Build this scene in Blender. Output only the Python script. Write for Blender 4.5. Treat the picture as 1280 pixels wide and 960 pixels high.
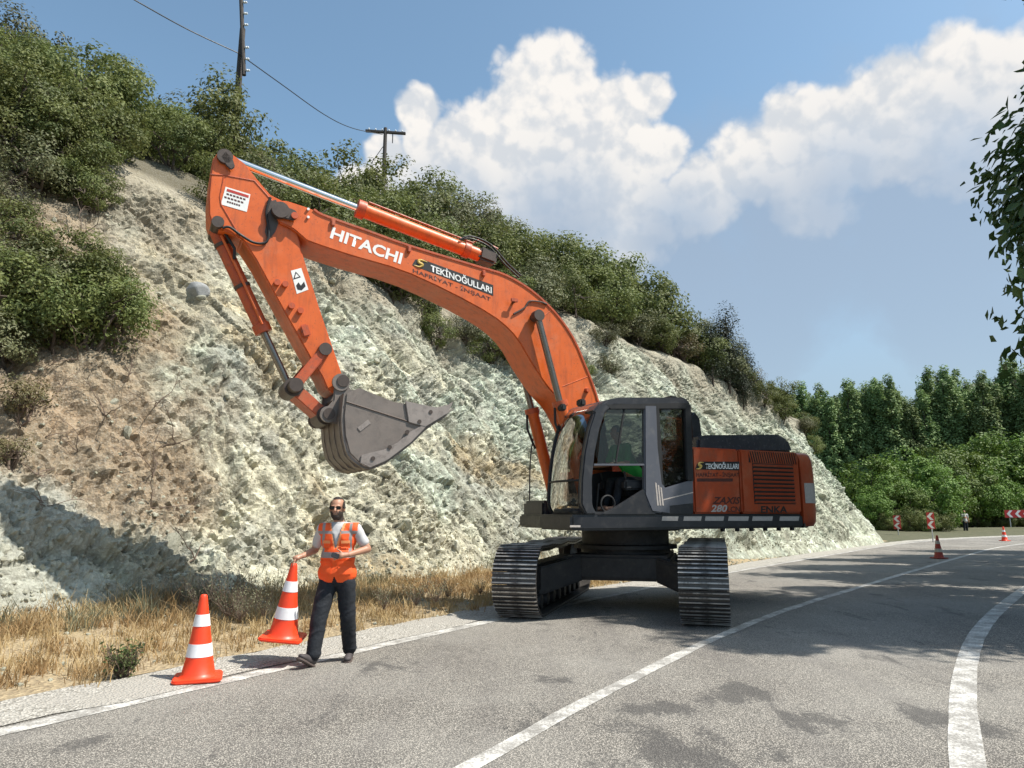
import bpy, bmesh, math, random
import numpy as np
from mathutils import Vector, Matrix
R_ = math.radians
for o in list(bpy.data.objects): bpy.data.objects.remove(o, do_unlink=True)
scn = bpy.context.scene
COL = scn.collection
# ------------------------------------------------------------------ camera
FPX, HZ, CAMH = 887.0, 640.0, 1.64
PITCH = math.atan((HZ-480)/FPX)
cd = bpy.data.cameras.new('camera'); cam = bpy.data.objects.new('camera', cd); COL.objects.link(cam)
cam.location = (0, 0, CAMH); cam.rotation_euler = (math.pi/2+PITCH, 0, 0)
cd.sensor_width = 36; cd.lens = FPX/1280*36; cd.clip_end = 3000; cd.clip_start = .05
scn.camera = cam
def ray(u, v):
    a = (u-640)/FPX; b = (480-v)/FPX
    return np.array([a, math.cos(PITCH)-math.sin(PITCH)*b, math.sin(PITCH)+math.cos(PITCH)*b])
def gnd(u, v, z=0.0):
    d = ray(u, v); t = (z-CAMH)/d[2]; return float(d[0]*t), float(d[1]*t)
# ------------------------------------------------------------------ light
SUN_EL, SUN_BACK = 57.0, 12.0          # elevation; degrees towards the camera side from due +x
sx, sy = math.cos(R_(SUN_BACK)), -math.sin(R_(SUN_BACK))
ce = math.cos(R_(SUN_EL))
SUND = Vector((sx*ce, sy*ce, math.sin(R_(SUN_EL))))
sl = bpy.data.lights.new('sun', 'SUN'); sl.energy = 5.0; sl.angle = R_(.53); sl.color = (1, .955, .88)
so = bpy.data.objects.new('sun', sl); COL.objects.link(so); so.location = (20, -5, 40)
so.rotation_euler = SUND.to_track_quat('Z', 'Y').to_euler()
w = bpy.data.worlds.new('World'); scn.world = w; w.use_nodes = True
vs = scn.view_settings; vs.view_transform = 'Standard'; vs.look = 'None'; vs.gamma = 1; vs.exposure = .47
vs.use_curve_mapping = False

# ------------------------------------------------------------------ node helpers
class NT:
    def __init__(s, tree): s.t = tree; s.n = tree.nodes; s.l = tree.links
    def new(s, typ, **kw):
        n = s.n.new(typ)
        for k, v in kw.items(): setattr(n, k, v)
        return n
    def put(s, inp, val):
        if isinstance(val, bpy.types.NodeSocket): s.l.new(val, inp)
        elif val is not None: inp.default_value = val
    def math(s, op, a, b=None, c=None, clamp=False):
        n = s.new('ShaderNodeMath', operation=op); n.use_clamp = clamp
        s.put(n.inputs[0], a)
        if b is not None: s.put(n.inputs[1], b)
        if c is not None: s.put(n.inputs[2], c)
        return n.outputs[0]
    def vmath(s, op, a, b=None, out=0):
        n = s.new('ShaderNodeVectorMath', operation=op); s.put(n.inputs[0], a)
        if b is not None:
            s.put(n.inputs['Scale'] if op == 'SCALE' else n.inputs[1], b)
        return n.outputs[out]
    def mix(s, f, a, b, blend='MIX'):
        n = s.new('ShaderNodeMix', data_type='RGBA', blend_type=blend)
        s.put(n.inputs[0], f); s.put(n.inputs[6], c4(a)); s.put(n.inputs[7], c4(b)); return n.outputs[2]
    def noise(s, vec, scale, detail=4, rough=.55, dist=0.0, out=0):
        n = s.new('ShaderNodeTexNoise'); s.put(n.inputs['Vector'], vec)
        n.inputs['Scale'].default_value = scale; n.inputs['Detail'].default_value = detail
        n.inputs['Roughness'].default_value = rough; n.inputs['Distortion'].default_value = dist
        return n.outputs[out]
    def voro(s, vec, scale, feature='F1', out='Distance', rnd=1.0):
        n = s.new('ShaderNodeTexVoronoi', feature=feature); s.put(n.inputs['Vector'], vec)
        n.inputs['Scale'].default_value = scale; n.inputs['Randomness'].default_value = rnd
        return n.outputs[out]
    def ramp(s, f, lo, hi, a=0.0, b=1.0, smooth=True):
        n = s.new('ShaderNodeMapRange', interpolation_type='SMOOTHSTEP' if smooth else 'LINEAR')
        s.put(n.inputs[0], f); s.put(n.inputs[1], lo); s.put(n.inputs[2], hi)
        s.put(n.inputs[3], a); s.put(n.inputs[4], b); return n.outputs[0]
    def bump(s, h, strength, dist=.01):
        n = s.new('ShaderNodeBump'); s.put(n.inputs['Height'], h)
        n.inputs['Strength'].default_value = strength; n.inputs['Distance'].default_value = dist
        return n.outputs[0]
def c4(c):
    if isinstance(c, (tuple, list)) and len(c) == 3: return (*c, 1)
    return c

# ------------------------------------------------------------------ sky with cumulus
nt = NT(w.node_tree); w.node_tree.nodes.clear()
sky = nt.new('ShaderNodeTexSky', sky_type='NISHITA'); sky.sun_disc = False
sky.sun_elevation = R_(SUN_EL); sky.sun_rotation = R_(90+SUN_BACK); sky.altitude = 900
sky.air_density = 1.0; sky.dust_density = 2.2; sky.ozone_density = .35
bg1 = nt.new('ShaderNodeBackground'); bg1.inputs[1].default_value = .137
nt.l.new(nt.mix(1.0, sky.outputs[0], (1.04, 1.16, 1.06), 'MULTIPLY'), bg1.inputs[0])
tc = nt.new('ShaderNodeTexCoord'); dirv = tc.outputs['Generated']
sep = nt.new('ShaderNodeSeparateXYZ'); nt.l.new(dirv, sep.inputs[0])
def uvdir(u, v, k=1.0):
    d = ray(u, v); return tuple(d/np.linalg.norm(d))
def blobs(lst):
    out = None
    for (u, v, r) in lst:
        dd = nt.vmath('DISTANCE', dirv, uvdir(u, v), out=1)
        f = nt.math('SUBTRACT', 1.0, nt.math('DIVIDE', dd, r/FPX*.95))
        out = f if out is None else nt.math('SMOOTH_MAX', out, f, .12)
    return out
cumul = blobs([(690, 110, 75), (760, 165, 80), (640, 175, 75), (560, 205, 75), (525, 140, 34), (600, 250, 90), (700, 235, 100), (810, 125, 36), (820, 190, 45), (780, 270, 80),
               (880, 245, 58), (940, 205, 62), (1000, 165, 58), (1060, 170, 75), (1120, 125, 72), (1195, 90, 62), (1170, 160, 80), (1260, 110, 70), (1330, 90, 90), (1240, 180, 70), (1010, 240, 60), (480, 190, 30), (470,250,60)])
n1 = nt.noise(dirv, 9, 9, .62, .3)
n2 = nt.voro(nt.vmath('ADD', dirv, nt.vmath('SCALE', nt.noise(dirv, 14, 4, .6, out=1), .06)), 26, 'F1')
n3 = nt.voro(nt.vmath('ADD', dirv, nt.vmath('SCALE', nt.noise(dirv, 30, 4, .6, out=1), .03)), 60, 'F1')
def dens(off):
    d = dirv if off is None else nt.vmath('ADD', dirv, off)
    a = nt.noise(d, 8, 10, .6, .25)
    b = nt.voro(nt.vmath('ADD', d, nt.vmath('SCALE', nt.noise(d, 14, 3, .6, out=1), .07)), 22, 'F1')
    c = nt.voro(nt.vmath('ADD', d, nt.vmath('SCALE', nt.noise(d, 34, 3, .6, out=1), .03)), 58, 'F1')
    r = nt.math('MULTIPLY', nt.math('SUBTRACT', a, .5), 1.5)
    r = nt.math('ADD', r, nt.math('MULTIPLY', nt.math('SUBTRACT', .35, b), .75))
    return nt.math('ADD', r, nt.math('MULTIPLY', nt.math('SUBTRACT', .35, c), .35))
d0 = dens(None); d1 = dens((.012, -.004, .016))
# away from the named heaps the same kind of cloud stands here and there
far_n = nt.noise(dirv, 2.6, 3, .5)
generic = nt.math('SUBTRACT', nt.math('MULTIPLY', nt.math('SUBTRACT', far_n, .66), 5.0), nt.ramp(sep.outputs[2], .35, .75, 0, 1.2))
front = nt.ramp(sep.outputs[1], .45, .70)
base = nt.math('ADD', nt.math('MULTIPLY', cumul, front), nt.math('MULTIPLY', generic, nt.math('SUBTRACT', 1.0, front)))
fld = nt.math('ADD', base, nt.math('MULTIPLY', d0, .42))
mask = nt.ramp(fld, -.02, .26)
# thin grey veil under the heaps
veil_f = blobs([(700, 330, 190), (850, 350, 210), (1000, 330, 220), (1150, 300, 230), (1280, 270, 230), (560, 290, 120), (950, 420, 200), (1200, 400, 200)])
veil0 = nt.math('MULTIPLY', nt.math('MULTIPLY', nt.ramp(nt.math('ADD', veil_f, nt.math('MULTIPLY', nt.math('SUBTRACT', n1, .5), .8)), -.05, .75), front), .75)
veil = nt.math('MAXIMUM', veil0, nt.ramp(sep.outputs[2], .02, .50, .85, 0))   # summer haze low in the sky, all round
lit = nt.ramp(nt.math('SUBTRACT', d0, d1), -.30, .26)
up = nt.ramp(fld, .15, 1.0, 0, .55)
shade = nt.math('MULTIPLY', nt.math('ADD', nt.math('MULTIPLY', lit, .75), .28), 1.0, clamp=True)
lowf = blobs([(700, 310, 135), (850, 310, 110), (960, 290, 100), (1060, 275, 135), (1200, 255, 140), (1290, 240, 120), (560, 280, 95)])
shade = nt.math('MULTIPLY', shade, nt.ramp(lowf, -.4, .7, 1.0, .45))
ccol = nt.mix(shade, (.43, .47, .52), (.70, .675, .645))
allm = nt.math('SUBTRACT', 1.0, nt.math('MULTIPLY', nt.math('SUBTRACT', 1.0, mask), nt.math('SUBTRACT', 1.0, veil)))
# the heaps melt into the veil at their feet
soft = nt.ramp(lowf, .0, .85, 1.0, .28)
mask2 = nt.math('MULTIPLY', mask, soft)
bgv = nt.new('ShaderNodeBackground'); bgv.inputs[0].default_value = (.265, .325, .415, 1); bgv.inputs[1].default_value = 1
bgc = nt.new('ShaderNodeBackground'); nt.l.new(ccol, bgc.inputs[0]); bgc.inputs[1].default_value = 1.0
m1 = nt.new('ShaderNodeMixShader'); nt.l.new(veil, m1.inputs[0]); nt.l.new(bg1.outputs[0], m1.inputs[1]); nt.l.new(bgv.outputs[0], m1.inputs[2])
m2 = nt.new('ShaderNodeMixShader'); nt.l.new(mask2, m2.inputs[0]); nt.l.new(m1.outputs[0], m2.inputs[1]); nt.l.new(bgc.outputs[0], m2.inputs[2])
wo = nt.new('ShaderNodeOutputWorld'); nt.l.new(m2.outputs[0], wo.inputs[0])

# ------------------------------------------------------------------ materials
MATS = {}
def base_mat(name):
    m = bpy.data.materials.new(name); m.use_nodes = True; t = NT(m.node_tree)
    return m, t, t.n['Principled BSDF']
def mat(name, col, rough=.5, metal=0.0, var=.18, vscale=3.0, dirt=None, dirt_amt=.4, dscale=6.0, bump=0.0, bscale=60, spec=.5):
    m, t, b = base_mat(name)
    co = t.new('ShaderNodeTexCoord').outputs['Object']
    n = t.noise(co, vscale, 5, .6)
    c = t.mix(n, tuple(x*(1-var) for x in col), tuple(min(1, x*(1+var)) for x in col))
    if dirt:
        d = t.noise(co, dscale, 8, .7, .4)
        c = t.mix(t.math('MULTIPLY', t.ramp(d, .48, .72), dirt_amt), c, dirt)
    if 'orange' in name and 'print' not in name:
        mp = t.new('ShaderNodeMapping'); t.put(mp.inputs['Vector'], co); mp.inputs['Scale'].default_value = (5, 5, .7)
        c = t.mix(t.ramp(t.noise(mp.outputs[0], 1.6, 7, .7), .46, .74, 0, .5), c, (.20, .055, .025))
        c = t.mix(t.ramp(t.noise(co, 1.1, 8, .7), .48, .72, 0, .42), c, (.44, .20, .11))
        c = t.mix(t.ramp(t.noise(co, 38, 3, .6), .635, .71, 0, .6), c, (.10, .045, .03))
    if name == 'shoe_steel':
        sp = t.new('ShaderNodeSeparateXYZ'); t.put(sp.inputs[0], co)
        pol = t.math('MULTIPLY', t.ramp(sp.outputs[2], .046, .054), t.ramp(t.noise(co, 5, 5, .7), .35, .6))
        c = t.mix(pol, c, (.42, .40, .37))
    t.put(b.inputs['Base Color'], c)
    r = t.ramp(t.noise(co, vscale*4, 4, .6), .3, .7, rough*.85, min(1, rough*1.15)); t.put(b.inputs['Roughness'], r)
    b.inputs['Metallic'].default_value = metal; b.inputs['Specular IOR Level'].default_value = spec
    if bump: t.put(b.inputs['Normal'], t.bump(t.noise(co, bscale, 5, .65), bump, .01))
    MATS[name] = m; return m
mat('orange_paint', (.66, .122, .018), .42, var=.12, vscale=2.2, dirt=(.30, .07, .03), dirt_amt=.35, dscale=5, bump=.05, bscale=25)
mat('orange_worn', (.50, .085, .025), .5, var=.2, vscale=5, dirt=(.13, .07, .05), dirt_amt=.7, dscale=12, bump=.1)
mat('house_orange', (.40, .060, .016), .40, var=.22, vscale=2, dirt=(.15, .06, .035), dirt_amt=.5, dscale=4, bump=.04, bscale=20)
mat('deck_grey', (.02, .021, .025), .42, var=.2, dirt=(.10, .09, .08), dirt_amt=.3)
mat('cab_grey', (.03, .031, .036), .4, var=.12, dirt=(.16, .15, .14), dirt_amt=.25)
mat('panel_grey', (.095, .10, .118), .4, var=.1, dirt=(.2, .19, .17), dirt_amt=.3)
mat('black_rubber', (.012, .012, .013), .6, var=.3)
mat('interior', (.02, .021, .024), .7, var=.3)
mat('black_cover', (.055, .057, .064), .25, var=.25, dirt=(.10, .095, .09), dirt_amt=.4)
mat('undercarriage', (.018, .017, .017), .6, var=.3, dirt=(.07, .06, .05), dirt_amt=.5, bump=.2)
mat('shoe_steel', (.10, .092, .085), .42, .55, var=.25, vscale=8, dirt=(.03, .026, .022), dirt_amt=.7, dscale=14, bump=.15)
mat('bucket_steel', (.19, .16, .14), .55, .25, var=.25, vscale=3, dirt=(.09, .075, .065), dirt_amt=.6, dscale=5, bump=.15, bscale=30)
mat('pin_steel', (.085, .065, .055), .5, .4, var=.3, vscale=10)
mat('chrome', (.75, .75, .76), .12, 1.0, var=.05)
mat('rod_dark', (.22, .2, .18), .3, .8, var=.2)
mat('white_print', (.80, .79, .76), .5, var=.06)
mat('faded_print', (.45, .40, .36), .6, var=.35, vscale=30)
mat('gold_print', (.62, .42, .10), .45, var=.1)
mat('black_print', (.015, .014, .014), .5, var=.2)
mat('faded_black', (.075, .02, .014), .5, var=.4, vscale=25)
mat('red_print', (.45, .03, .02), .5, var=.1)
mat('cone_red', (.80, .055, .012), .45, var=.08, vscale=5, dirt=(.35, .05, .03), dirt_amt=.3)
mat('cone_white', (.78, .78, .78), .4, var=.05, vscale=8, dirt=(.5, .47, .43), dirt_amt=.35)
mat('cone_dull', (.32, .035, .018), .6, var=.2, vscale=5, dirt=(.1, .05, .04), dirt_amt=.5)
mat('cone_dull_white', (.42, .38, .32), .6, var=.2, vscale=8, dirt=(.2, .16, .12), dirt_amt=.5)
mat('skin', (.42, .215, .135), .5, var=.12, vscale=9)
mat('hair', (.028, .019, .014), .7, var=.4, vscale=40, bump=.4, bscale=120)
mat('tshirt', (.50, .485, .475), .85, var=.08, vscale=6, bump=.3, bscale=14)
mat('green_shirt', (.03, .36, .07), .85, var=.15, vscale=6, bump=.3, bscale=14)
mat('vest', (.86, .10, .012), .7, var=.14, vscale=9, bump=.35, bscale=16)
mat('reflective', (.27, .24, .23), .45, var=.15, vscale=16)
mat('vest_trim', (.80, .28, .10), .7, var=.1)
mat('jeans', (.009, .0115, .016), .85, var=.5, vscale=6, bump=.9, bscale=11)
mat('shoe', (.06, .05, .05), .7, var=.3, vscale=12)
mat('sole', (.10, .075, .065), .8, var=.2)
mat('lens_dark', (.01, .008, .008), .15, var=.1)
mat('wood_pole', (.055, .045, .038), .8, var=.3, vscale=6, bump=.3)
mat('insulator', (.75, .76, .76), .25, var=.05)
mat('wire', (.02, .02, .02), .5)
mat('post_grey', (.45, .45, .44), .5, .3, var=.1)
mat('sign_red', (.45, .02, .02), .5, var=.08)
mat('sign_white', (.78, .76, .74), .5, var=.05)
mat('bark', (.085, .066, .05), .9, var=.35, vscale=5, bump=.6, bscale=18)
mat('dead_wood', (.16, .115, .085), .9, var=.35, vscale=8, bump=.4)
mat('boulder', (.27, .275, .27), .6, var=.4, vscale=4, dirt=(.10, .095, .085), dirt_amt=.7, dscale=4, bump=.8, bscale=9)
mat('bucket_worn', (.29, .25, .225), .5, .3, var=.25, vscale=5, dirt=(.09, .07, .06), dirt_amt=.5, dscale=8, bump=.15)

def glass_mat(name, tint=(.85, .88, .86), refl=.10, dirt=.10):
    m, t, b = base_mat(name); t.n.remove(b)
    tr = t.new('ShaderNodeBsdfTransparent'); tr.inputs[0].default_value = (*tint, 1)
    gl = t.new('ShaderNodeBsdfGlossy'); gl.inputs['Roughness'].default_value = .03
    di = t.new('ShaderNodeBsdfDiffuse'); di.inputs[0].default_value = (.3, .29, .26, 1)
    lw = t.new('ShaderNodeLayerWeight'); lw.inputs[0].default_value = .25
    co = t.new('ShaderNodeTexCoord').outputs['Object']
    m1 = t.new('ShaderNodeMixShader'); t.put(m1.inputs[0], t.ramp(t.noise(co, 2.5, 6, .65), .35, .8, 0, dirt*2.2))
    t.l.new(tr.outputs[0], m1.inputs[1]); t.l.new(di.outputs[0], m1.inputs[2])
    m2 = t.new('ShaderNodeMixShader'); t.put(m2.inputs[0], t.math('ADD', t.math('MULTIPLY', lw.outputs['Fresnel'], .6), refl, clamp=True))
    t.l.new(m1.outputs[0], m2.inputs[1]); t.l.new(gl.outputs[0], m2.inputs[2])
    t.l.new(m2.outputs[0], t.n['Material Output'].inputs[0]); MATS[name] = m
glass_mat('glass', (.60, .63, .61), .03, .012)
glass_mat('windshield_glass', (.52, .53, .46), .05, .10)

def leaf_mat(name, cols, trans=.25, rough=.55):
    m, t, b = base_mat(name)
    g = t.new('ShaderNodeNewGeometry'); oi = t.new('ShaderNodeObjectInfo')
    a = t.mix(g.outputs['Random Per Island'], cols[0], cols[1])
    co = t.new('ShaderNodeTexCoord').outputs['Object']
    a = t.mix(t.ramp(t.noise(co, 1.3, 3, .5), .4, .65), a, cols[2])
    hs = t.new('ShaderNodeHueSaturation'); t.put(hs.inputs['Color'], a)
    t.put(hs.inputs['Hue'], t.ramp(oi.outputs['Random'], 0, 1, .485, .51, False)); t.put(hs.inputs['Value'], t.ramp(oi.outputs['Random'], 0, 1, .75, 1.2, False))
    t.put(hs.inputs['Saturation'], .95)
    t.put(b.inputs['Base Color'], hs.outputs[0]); b.inputs['Roughness'].default_value = rough; b.inputs['Specular IOR Level'].default_value = .3
    tl = t.new('ShaderNodeBsdfTranslucent'); t.put(tl.inputs[0], hs.outputs[0])
    mx = t.new('ShaderNodeMixShader'); mx.inputs[0].default_value = trans
    t.l.new(b.outputs[0], mx.inputs[1]); t.l.new(tl.outputs[0], mx.inputs[2]); t.l.new(mx.outputs[0], t.n['Material Output'].inputs[0])
    MATS[name] = m
leaf_mat('shrub_leaf', [(.13, .165, .04), (.22, .24, .07), (.10, .13, .035)], .32)
leaf_mat('shrub_leaf_grey', [(.13, .145, .06), (.21, .205, .10), (.11, .12, .055)])
leaf_mat('shrub_leaf_dry', [(.13, .10, .045), (.17, .14, .06), (.09, .09, .035)])
leaf_mat('poplar_leaf', [(.17, .25, .08), (.28, .36, .13), (.14, .215, .07)])
leaf_mat('broad_leaf', [(.095, .17, .018), (.17, .26, .035), (.085, .15, .018)])
leaf_mat('conifer_leaf', [(.03, .045, .022), (.055, .07, .035), (.025, .035, .018)], .1)
leaf_mat('big_leaf', [(.07, .125, .03), (.12, .18, .045), (.055, .10, .028)], .35, .4)
leaf_mat('straw', [(.46, .34, .14), (.62, .49, .25), (.38, .25, .10)], .25, .8)
leaf_mat('grey_weed', [(.19, .20, .11), (.27, .26, .16), (.15, .15, .09)], .2, .8)
leaf_mat('green_weed', [(.07, .11, .03), (.12, .15, .05), (.09, .10, .04)], .2, .8)

# asphalt chip seal
def asphalt():
    m, t, b = base_mat('asphalt'); co = t.new('ShaderNodeTexCoord').outputs['Object']
    v = t.new('ShaderNodeTexVoronoi'); t.put(v.inputs['Vector'], co); v.inputs['Scale'].default_value = 95
    sepc = t.new('ShaderNodeSeparateColor'); t.put(sepc.inputs[0], v.outputs['Color'])
    chip = t.math('MULTIPLY', sepc.outputs[0], t.ramp(v.outputs['Distance'], .25, .62, 1, .15))
    chip = t.math('ADD', chip, t.math('MULTIPLY', t.math('SUBTRACT', t.noise(co, 130, 3, .7), .5), .45))
    c = t.mix(t.ramp(chip, .08, .75, smooth=False), (.095, .088, .077), (.55, .50, .43))
    big = t.noise(co, .35, 6, .6)
    mp = t.new('ShaderNodeMapping'); t.put(mp.inputs['Vector'], co)
    mp.inputs['Rotation'].default_value = (0, 0, R_(33)); mp.inputs['Scale'].default_value = (2.2, .16, 1)
    streak = t.noise(mp.outputs[0], 1.0, 4, .55)
    c = t.mix(t.ramp(streak, .44, .66, 0, .5), c, t.mix(.55, c, (.11, .10, .095)))
    c = t.mix(t.ramp(big, .35, .7, 0, .3), c, (.42, .40, .355))
    # bitumen bleeding through in worn patches
    mp2 = t.new('ShaderNodeMapping'); t.put(mp2.inputs['Vector'], co); mp2.inputs['Rotation'].default_value = (0, 0, R_(30)); mp2.inputs['Scale'].default_value = (1.4, .55, 1)
    pt = t.noise(mp2.outputs[0], 1.15, 7, .68, .5)
    tot = None
    for (u, vv, r) in [(915, 870, .55), (860, 940, .75), (820, 885, .35), (1010, 905, .5), (1200, 900, .5), (700, 850, .3)]:
        x, y = gnd(u, vv); dd = t.vmath('DISTANCE', co, (x, y, 0.008), out=1)
        f = t.ramp(dd, r*.2, r*1.25, .17, 0); tot = f if tot is None else t.math('MAXIMUM', tot, f)
    tar = t.ramp(t.math('ADD', t.math('ADD', pt, tot), t.math('MULTIPLY', t.math('SUBTRACT', t.noise(co, 30, 5, .75), .5), .4)), .58, .66, 0, .72)
    c = t.mix(tar, c, t.mix(t.noise(co, 60, 3, .6), (.035, .033, .031), (.10, .095, .09)))
    t.put(b.inputs['Base Color'], c); b.inputs['Roughness'].default_value = .85; b.inputs['Specular IOR Level'].default_value = .3
    t.put(b.inputs['Normal'], t.bump(v.outputs['Distance'], .55, .012))
    MATS['asphalt'] = m
asphalt()
def paint():
    m, t, b = base_mat('road_paint'); co = t.new('ShaderNodeTexCoord').outputs['Object']
    v = t.new('ShaderNodeTexVoronoi'); t.put(v.inputs['Vector'], co); v.inputs['Scale'].default_value = 50
    wear = t.math('ADD', t.math('MULTIPLY', t.noise(co, 3.5, 6, .7), .8), t.math('MULTIPLY', t.noise(co, 55, 3, .7), .55))
    c = t.mix(t.ramp(wear, .50, .78), (.66, .64, .59), (.25, .235, .21))
    t.put(b.inputs['Base Color'], c); b.inputs['Roughness'].default_value = .7
    t.put(b.inputs['Normal'], t.bump(v.outputs['Distance'], .45, .01)); MATS['road_paint'] = m
paint()
def gravel(name, ca, cb, cc, scale=38):
    m, t, b = base_mat(name); co = t.new('ShaderNodeTexCoord').outputs['Object']
    v = t.new('ShaderNodeTexVoronoi'); t.put(v.inputs['Vector'], co); v.inputs['Scale'].default_value = scale
    sc = t.new('ShaderNodeSeparateColor'); t.put(sc.inputs[0], v.outputs['Color'])
    c = t.mix(sc.outputs[0], ca, cb); c = t.mix(t.ramp(t.noise(co, 1.2, 6, .65), .4, .65), c, cc)
    t.put(b.inputs['Base Color'], c); b.inputs['Roughness'].default_value = .95
    t.put(b.inputs['Normal'], t.bump(t.math('ADD', v.outputs['Distance'], t.noise(co, 9, 5, .7)), .7, .03)); MATS[name] = m
gravel('pale_gravel', (.20, .185, .155), (.56, .53, .47), (.38, .355, .31), 45)
gravel('verge_soil', (.22, .165, .10), (.42, .33, .20), (.36, .28, .16), 25)
gravel('far_ground', (.055, .065, .03), (.10, .10, .05), (.07, .085, .035), 3)
gravel('bank_grass', (.07, .07, .035), (.12, .11, .06), (.065, .07, .03), 9)
def rock():
    m, t, b = base_mat('rock'); co = t.new('ShaderNodeTexCoord').outputs['Object']
    at = t.new('ShaderNodeAttribute'); at.attribute_name = 'Col'
    n = t.noise(co, 7, 9, .72, .3); n2 = t.noise(co, 34, 6, .75)
    c = t.mix(t.ramp(n, .36, .64), t.mix(.5, at.outputs['Color'], (.15, .135, .105)), at.outputs['Color'])
    c = t.mix(t.ramp(n2, .5, .72), c, t.mix(.55, c, (.66, .65, .57)))
    t.put(b.inputs['Base Color'], c); b.inputs['Roughness'].default_value = .93; b.inputs['Specular IOR Level'].default_value = .25
    h = t.math('ADD', t.math('MULTIPLY', t.noise(co, 14, 8, .75, .4), 1.0), t.math('MULTIPLY', t.voro(co, 22), .35))
    t.put(b.inputs['Normal'], t.bump(h, .85, .045)); MATS['rock'] = m
    m, t, b = base_mat('stone'); co = t.new('ShaderNodeTexCoord').outputs['Object']; oi = t.new('ShaderNodeObjectInfo')
    c = t.mix(oi.outputs['Random'], (.36, .35, .27), (.62, .60, .47)); c = t.mix(t.ramp(t.noise(co, 8, 7, .7), .4, .7), c, (.24, .24, .18))
    t.put(b.inputs['Base Color'], c); b.inputs['Roughness'].default_value = .92
    t.put(b.inputs['Normal'], t.bump(t.noise(co, 16, 7, .75), .7, .04)); MATS['stone'] = m
rock()

# ------------------------------------------------------------------ object helpers
def link(o, parent=None):
    COL.objects.link(o)
    if parent is not None: o.parent = parent
    return o
def tag(o, label=None, cat=None, group=None, kind=None):
    if label: o['label'] = label
    if cat: o['category'] = cat
    if group: o['group'] = group
    if kind: o['kind'] = kind
    return o
def empty(name, loc=(0, 0, 0), rz=0.0):
    o = bpy.data.objects.new(name, None); o.empty_display_size = .2; o.location = loc; o.rotation_euler = (0, 0, rz); return link(o)
def copy_tree(o, parent=None):
    c = o.copy(); COL.objects.link(c); c.parent = parent
    for ch in list(o.children): copy_tree(ch, c)
    return c
def np_mesh(name, v, f, m, parent=None, smooth=False, col=None):
    """v (N,3), f (M,3|4) arrays -> object"""
    v = np.asarray(v, np.float32); f = np.asarray(f, np.int32)
    me = bpy.data.meshes.new(name); k = f.shape[1]
    me.vertices.add(len(v)); me.vertices.foreach_set('co', v.ravel())
    me.loops.add(f.size); me.loops.foreach_set('vertex_index', f.ravel())
    me.polygons.add(len(f)); me.polygons.foreach_set('loop_start', np.arange(0, f.size, k, dtype=np.int32))
    try: me.polygons.foreach_set('loop_total', np.full(len(f), k, np.int32))
    except Exception: pass
    me.polygons.foreach_set('use_smooth', np.full(len(f), smooth, bool))
    me.update(calc_edges=True)
    if col is not None:
        a = me.color_attributes.new('Col', 'FLOAT_COLOR', 'POINT'); a.data.foreach_set('color', np.c_[col, np.ones(len(col))].astype(np.float32).ravel())
    me.materials.append(MATS[m] if isinstance(m, str) else m)
    return link(bpy.data.objects.new(name, me), parent)
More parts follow.
